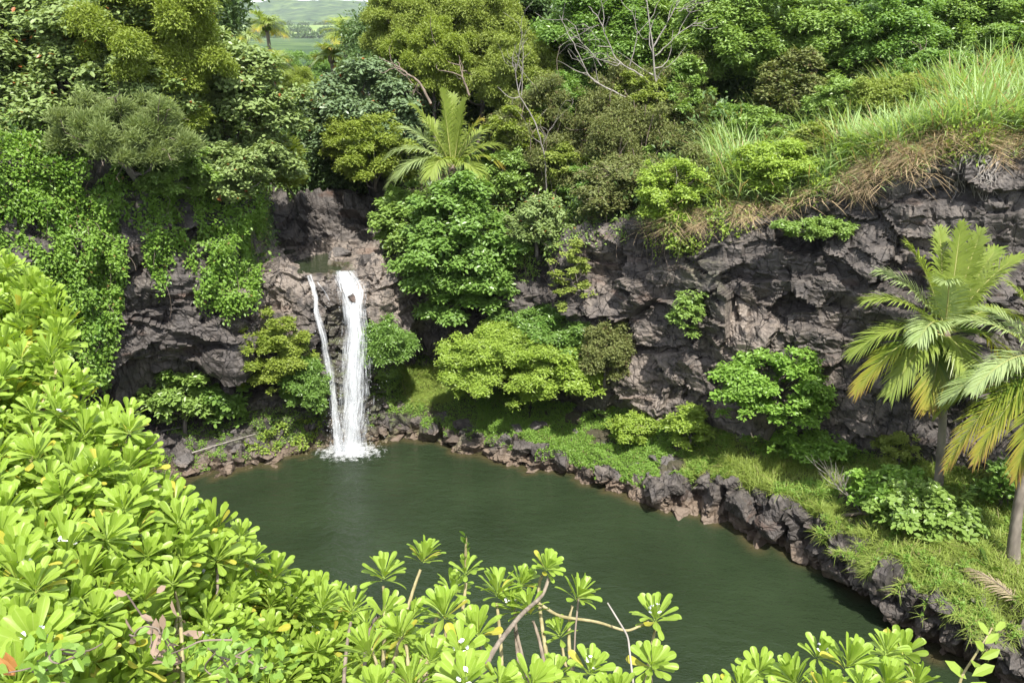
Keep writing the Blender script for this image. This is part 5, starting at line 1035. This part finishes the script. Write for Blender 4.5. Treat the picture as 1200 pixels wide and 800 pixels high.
# ------------------------------------------------------------ the near shrubs: fleshy leaf rosettes on thick stems
M_NAU = leaf_mat('fleshy_leaf', [(.045, .110, .010), (.10, .20, .014), (.175, .295, .022), (.28, .40, .055)], (.48, .42, .06), .02, .36, .40, .35, (1.2, 1.2, .5), clump=1.6, vein=True)
n, l = M_NAU.node_tree.nodes, M_NAU.node_tree.links
tcn = nd(n, 'ShaderNodeTexCoord'); sn = nd(n, 'ShaderNodeTexNoise', Scale=46.0, Detail=4.0, Roughness=.6); l.new(tcn.outputs['Object'], sn.inputs['Vector']); sr = ramp(n, [(.66, (0, 0, 0)), (.74, (1, 1, 1))]); l.new(sn.outputs['Fac'], sr.inputs['Fac'])
un = nd(n, 'ShaderNodeUVMap'); us = nd(n, 'ShaderNodeSeparateXYZ'); l.new(un.outputs['UV'], us.inputs[0]); mot = nd(n, 'ShaderNodeTexNoise', Scale=22.0, Detail=3.0); l.new(tcn.outputs['Object'], mot.inputs['Vector'])
pb = n['Principled BSDF']; src = pb.inputs['Base Color'].links[0].from_socket
cc = mixc(n, l, mth(n, l, 'MULTIPLY', sr.outputs['Color'], .6), src, (.20, .15, .04)); cm = mixc(n, l, mth(n, l, 'MULTIPLY', mot.outputs['Fac'], .28), cc, (.12, .235, .02))
for lk in list(src.links):
    s_ = lk.to_socket
    if s_.node in (n['Principled BSDF'],) or (s_.node.type == 'MIX' and s_.node.blend_type == 'MULTIPLY'): l.remove(lk); l.new(cm, s_)
bpn = nd(n, 'ShaderNodeBump', Strength=.35, Distance=.004); l.new(mot.outputs['Fac'], bpn.inputs['Height']); l.new(bpn.outputs[0], pb.inputs['Normal'])
M_STEM = bark_mat('shrub_stem', (.20, .17, .07), (.36, .31, .17), 30); M_STEMB = bark_mat('old_shrub_stem', (.12, .095, .07), (.26, .21, .16), 30)
mP, n, l = new_mat('white_petal'); b = n['Principled BSDF']; b.inputs['Base Color'].default_value = (.82, .80, .84, 1); b.inputs['Roughness'].default_value = .5
mDry = leaf_mat('withered_leaf', [(.12, .075, .04), (.19, .125, .08), (.25, .175, .125), (.30, .22, .17)], None, 0, .25, .7, .1, clump=3.0)
def rosette(seed, n_leaf=22, L0=.125, open_=1.0):
    rng = np.random.default_rng(seed); V, F, U = [], [], []; nt, nw = 11, 5; off = 0
    for k in range(n_leaf):
        f = (k + .5) / n_leaf; az = k * 2.39996 + rng.normal(0, .12); pol = R((8 + 72 * f ** .8) * open_ + rng.normal(0, 6)); L = L0 * (.55 + .5 * math.sin(math.pi * (.18 + .55 * f))) * rng.uniform(.88, 1.12); W = L * rng.uniform(.12, .16)
        ax = np.array([0, 0, 1.0]); rad = np.array([math.cos(az), math.sin(az), 0]); sd = np.array([-math.sin(az), math.cos(az), 0]); base = ax * (-.05 * f + .01) * (L0 / .125) + rad * .008
        t = np.array([0, .15, .32, .5, .65, .77, .86, .92, .96, .985, 1]); s = np.linspace(-1, 1, nw); rec = rng.uniform(-.25, .5) + .35 * f; tw_ = rng.normal(0, .15); tilt = rng.normal(0, .12)
        ang = pol + rec * (t - .2) * 1.1; dx = np.concatenate([[0], np.cumsum(np.sin((ang[1:] + ang[:-1]) / 2) * np.diff(t))]); dz = np.concatenate([[0], np.cumsum(np.cos((ang[1:] + ang[:-1]) / 2) * np.diff(t))])
        wd = np.interp(t, [0, .15, .32, .5, .65, .77, .86, .92, .96, .985, 1], [.16, .22, .40, .66, .87, .98, 1, .91, .72, .48, .16])
        for i in range(nt):
            nrm_ = -rad * math.cos(ang[i]) + ax * math.sin(ang[i]); c = base + (rad * dx[i] + ax * dz[i]) * L; sdl = sd * math.cos(tw_ * t[i] + tilt) + nrm_ * math.sin(tw_ * t[i] + tilt)
            for j in range(nw):
                V.append(c + sdl * s[j] * wd[i] * W + nrm_ * (abs(s[j]) ** 1.6) * W * .30 * wd[i]); U.append((t[i], .5 + .5 * s[j]))
        ii = np.arange(nt * nw).reshape(nt, nw) + off; off += nt * nw; F.append(np.stack([ii[:-1, :-1], ii[1:, :-1], ii[1:, 1:], ii[:-1, 1:]], -1).reshape(-1, 4))
    return np.array(V), np.concatenate(F), np.array(U)
RO = [rosette(40 + k, [26, 30, 23, 32, 28, 21, 30, 25][k], .128, [1, .9, 1.05, 1, .85, .95, 1.1, 1][k]) for k in range(8)]
ROM = [mesh_np('leaf_cluster', v, [f], M_NAU, True, uv=u, link=False) for v, f, u in RO]
def flower_mesh(seed):
    rng = np.random.default_rng(seed); P_, X_, N_ = [], [], []
    for k in range(5):
        a = rng.uniform(0, 6.28); c = np.array([math.cos(a) * .022, math.sin(a) * .022, .035 + rng.uniform(0, .02)]); d = unit(c + [0, 0, .02])
        for j in range(5):
            b_ = (j - 2) * .42 + a; P_.append(c); X_.append([math.cos(b_), math.sin(b_), .25]); N_.append(d)
    V, F = leaves(np.array(P_), np.array(X_), np.array(N_), .017, .007, 'leaf6'); return mesh_np('flower', V, F, mP, False, link=False)
FLM = [flower_mesh(k) for k in range(3)]
def shrub_depth(px, py):
    return min(4.3, 1.72 + 2.45 * math.hypot(px * .95, (800 - py) * .97) / 470)
fgp = [(-170, 300), (0, 305), (30, 322), (62, 348), (84, 362), (86, 392), (60, 420), (84, 446), (104, 472), (140, 476), (158, 478), (156, 505), (178, 540), (190, 566), (216, 582), (222, 604), (262, 612), (288, 622), (284, 652), (322, 668), (345, 692), (380, 690), (396, 712), (440, 735), (540, 760), (560, 900), (-170, 900)]
fr = np.random.default_rng(31); spots = []
def try_add(px, py, d, k=.60, lay=0):
    r = F_PX * .092 / d
    for q_ in spots:
        if q_[3] == lay and (q_[0] - px) ** 2 + (q_[1] - py) ** 2 < (k * r) ** 2: return
    spots.append((px, py, d, lay))
for px, py in ((20, 320), (60, 352), (70, 405), (30, 345), (92, 452), (150, 486), (168, 528), (204, 590), (252, 614), (282, 628), (280, 650), (322, 672), (372, 690), (395, 700), (345, 690)): try_add(px, py, shrub_depth(px, py), .4)
for _ in range(14000):
    px, py = fr.uniform(-170, 560), fr.uniform(300, 900)
    if inpoly(np.array([[px, py]]), fgp)[0]: try_add(px, py, shrub_depth(px, py) * fr.uniform(.95, 1.05))
for _ in range(7000):
    px, py = fr.uniform(-170, 540), fr.uniform(330, 900)
    if inpoly(np.array([[px - 12, py - 28], [px + 18, py - 22]]), fgp).all(): try_add(px, py, shrub_depth(px, py) + .22, .62, 1)
mid = [(450, 672, 3.1), (497, 652, 3.1), (546, 668, 2.95), (583, 690, 3.0), (612, 682, 3.1), (641, 664, 3.0), (678, 696, 3.0), (768, 722, 3.1), (764, 778, 2.9), (650, 792, 2.7), (692, 784, 2.75), (520, 718, 2.8), (452, 716, 2.75), (482, 724, 2.8), (412, 712, 3.0), (655, 742, 2.95), (430, 762, 2.5), (505, 772, 2.45), (560, 740, 2.7), (620, 712, 2.95), (586, 800, 2.35), (545, 800, 2.3), (480, 800, 2.25), (625, 800, 2.5), (720, 815, 2.7), (600, 650 + 60, 3.0), (530, 690, 3.0), (468, 742, 2.6), (540, 762, 2.55), (680, 820, 2.5), (440, 810, 2.2), (510, 830, 2.2), (580, 840, 2.2)]
rgt = [(890, 786, 2.75), (960, 766, 2.7), (996, 776, 2.65), (1040, 762, 2.75), (930, 796, 2.6), (1058, 764, 2.9), (868, 806, 2.7), (1010, 806, 2.5), (970, 815, 2.5), (1040, 800, 2.6), (840, 820, 2.6), (910, 830, 2.45), (1075, 800, 2.7)]
REG = [
    ('beach_shrub', 'highest reaching fleshy-leaved shrub, its rosettes overlapping the vine curtain', lambda x, y: x < 260 and y < 520),
    ('beach_shrub', 'dense fleshy-leaved shrub with stems arching before the cave shore', lambda x, y: x < 260 and y < 650),
    ('beach_shrub', 'big-leaved shrub in the bottom corner among withered pink leaves', lambda x, y: x < 190),
    ('beach_shrub', 'bright fleshy-leaved shrub spilling towards the water near the falls reflection', lambda x, y: x < 420),
    ('beach_shrub', 'shrub with white flowers and a reddish bud spike standing over the middle of the pool', lambda x, y: x < 600),
]
BASES = [(-3.0, 3.1), (-2.0, 2.6), (-1.3, 1.5), (-.9, 2.1), (-.3, 2.0), (.35, 1.9), (1.05, 1.9)]
groups = [[] for _ in range(7)]
for q_ in spots:
    for i, r_ in enumerate(REG):
        if r_[2](q_[0], q_[1]): groups[i].append(q_); break
    else: pass
for px, py, d in mid: groups[4 if px < 600 else 5].append((px, py, d, 0))
for px, py, d in rgt: groups[6].append((px, py, d, 0))
REG += [('beach_shrub', 'sprawling shrub with bare woody arm and rosettes hanging over the pool', None), ('beach_shrub', 'low shrub of upright rosettes in front of the dark high ledge', None)]
for gi, (gname, glabel, _) in enumerate(REG):
    bx, by = BASES[gi]; bz = near_ground(bx, by); o0 = np.array([bx, by, bz]); root = thing(gname, glabel, 'shrub', o0, 'fleshy-leaved shrubs round the lookout')
    lower = []; cnt = 0
    for px, py, d, lay in sorted(groups[gi], key=lambda q_: (q_[3], q_[2])):
        p = D(px, py, d); sc = fr.uniform(.8, 1.15) * (.66 if gi > 3 else .72); up_ = Vector((.12 + fr.normal(0, .36), .0 + fr.normal(0, .34), 1)).normalized()
        mw = Matrix.Translation(Vector(p - o0)) @ up_.to_track_quat('Z', 'Y').to_matrix().to_4x4() @ Matrix.Rotation(fr.uniform(0, 6.28), 4, 'Z') @ Matrix.Scale(sc, 4)
        vi = int(fr.integers(8))
        if lay == 1 or cnt >= 98:
            M_ = np.array(mw); lower.append((RO[vi][0] @ M_[:3, :3].T + M_[:3, 3], RO[vi][1], RO[vi][2])); continue
        cnt += 1; lc = obj('leaf_cluster', ROM[vi], root, mw)
        if fr.random() < .10: obj('flower', FLM[int(fr.integers(3))], lc)
        if lay == 0 and cnt < 60:
            dn = np.array(up_) * -1; g = np.array([bx + (p[0] - bx) * .35, min(by + .1, p[1] * .6), 0]); g[2] = near_ground(g[0], g[1]) - .05
            a = p + dn * .05; m1_ = a + dn * .16 + fr.normal(0, .03, 3); m2_ = m1_ * .5 + g * .5 + fr.normal(0, .08, 3) + UP * .1; t = np.linspace(0, 1, 16)[:, None]
            C = (1 - t) ** 3 * a + 3 * (1 - t) ** 2 * t * m1_ + 3 * (1 - t) * t ** 2 * m2_ + t ** 3 * g; v, f = tube(C - o0, np.linspace(.0055, .011, 16), 8); mesh_np('stem', v, f, M_STEM if fr.random() < .6 else M_STEMB, True, root)
    if lower:
        o_ = 0; Vv, Ff, Uu = [], [], []
        for v, f, u in lower: Vv.append(v); Ff.append(f + o_); Uu.append(u); o_ += len(v)
        tag(mesh_np('lower_leaves', np.concatenate(Vv), [np.concatenate(Ff)], M_NAU, True, root, uv=np.concatenate(Uu)), kind='stuff')
    if gi == 4:                                           # the bud spike
        a = D(546, 664, 2.95) - o0; pts = np.array([a, a + UP * .06, a + UP * .125 + V3(.004, 0, 0)]); v, f = tube(pts, [.006, .005, .003], 7); sp_ = mesh_np('bud_spike', v, f, M_STEM, True, root)
        V, F = leaves(np.array([a + UP * z for z in np.linspace(.03, .13, 9)]), rdir(fr, 9) * .6 + UP, rdir(fr, 9), .035, .018, 'leaf6'); mesh_np('bud', V, F, M_FRY, False, sp_)
    if gi == 5:                                           # bare arms reaching over the water
        for pts_, r_, mt in (([(540, 860, 2.2), (575, 765, 2.5), (610, 720, 2.75), (636, 698, 2.95), (645, 672, 3.0)], .009, M_STEMB), ([(630, 706, 2.9), (655, 722, 2.95), (700, 728, 3.0), (735, 740, 3.05), (760, 728, 3.08)], .0065, M_STEM), ([(742, 800, 2.8), (736, 745, 2.9), (712, 706, 3.0)], .004, M_DEAD), ([(678, 700, 3.0), (674, 740, 2.95), (672, 790, 2.85)], .004, M_TWIG)):
            q_ = np.array([D(*a) for a in pts_]) - o0; t = np.linspace(0, 1, len(q_)); tt = np.linspace(0, 1, 30); C = blur(np.stack([np.interp(tt, t, q_[:, i]) for i in range(3)], 1), 3, 0); v, f = tube(C, np.linspace(r_, r_ * .7, 30), 8); mesh_np('bare_arm', v, f, mt, True, root)
# withered leaves and small creeper in the corner
wl0 = D(60, 790, 1.7)
for lab, cx, cy, rx_, ry_, d, n_, mt, L_, W_ in (('withered pinkish stems and leaves caught among the green rosettes by the bottom edge', 190, 745, 55, 45, 1.95, 26, mDry, .042, .018), ('small-leaved creeper climbing over the lower rosettes at the bottom edge', 270, 770, 80, 34, 1.85, 120, MAT['vine'], .028, .019), ('small green creeper leaves in the bottom corner beside the orange dead leaf', 60, 770, 60, 30, 1.62, 34, MAT['vine'], .034, .022)):
    pts = np.array([D(cx + rx_ * fr.normal(0, .5), cy + ry_ * fr.normal(0, .5), d + fr.normal(0, .05)) for _ in range(n_)]); o0 = pts.mean(0); root = thing('creeper', lab, 'creeper', o0)
    V, F = leaves(pts - o0, rdir(fr, n_) + UP * .2, UP + np.array([0, -.5, 0]) + fr.normal(0, .5, (n_, 3)), L_ * fr.uniform(.6, 1.3, n_), W_, 'leaf6'); mesh_np('foliage', V, F, mt, False, root)
    parts = []
    for k in range(7):
        a, b_ = pts[fr.integers(n_)] - o0, pts[fr.integers(n_)] - o0; parts.append(limb(a, b_, .0025, .0015, fr, .1, 9, 5))
    v, f = join(parts); mesh_np('vines', v, f, M_TWIG, True, root)
p = D(2, 788, 1.5); M_ORL = leaf_mat('orange_dead_leaf', [(.40, .16, .05), (.52, .24, .08), (.6, .3, .12)], None, 0, .3, .6, .2)
V, F = leaves(np.array([[0, 0, 0], [.01, .01, 0]]), np.array([[.3, .1, -1.0], [-.1, .2, -1]]), np.array([[.2, -1, .4], [.5, -1, .3]]), .06, .025, 'leaf6'); o = mesh_np('dead_leaf', V, F, M_ORL); o.location = p + UP * .04; tag(o, 'curled orange dead leaf at the very bottom corner of the shrubs', 'leaf')
# pale pointed-leaf shoot over the lower end of the high ledge
q_ = [(1115, 830, 2.5), (1128, 790, 2.5), (1146, 762, 2.5), (1163, 735, 2.5)]; o0 = D(*q_[0]); root = thing('vine_shoot', 'upright yellow-green shoot with pointed leaves against the lower end of the high ledge', 'plant', o0)
C = np.array([D(*a) for a in q_]) - o0; v, f = tube(C, [.005, .004, .003, .002], 6); mesh_np('stem', v, f, M_STEM, True, root)
for k in range(12):
    t = k / 11; b_ = C[0] + (C[3] - C[0]) * t + fr.normal(0, .004, 3); sgn = 1 if k % 2 else -1
    V, F = leaves(b_[None], np.array([[sgn * .8 + .2, fr.normal(0, .3), .35 + .5 * t]]), np.array([[0, -.6, .8]]) + fr.normal(0, .2, (1, 3)), .10 * (1.05 - .6 * t), .042 * (1.05 - .5 * t), 'leaf6'); mesh_np('leaf', V, F, MAT['lime'], False, root)
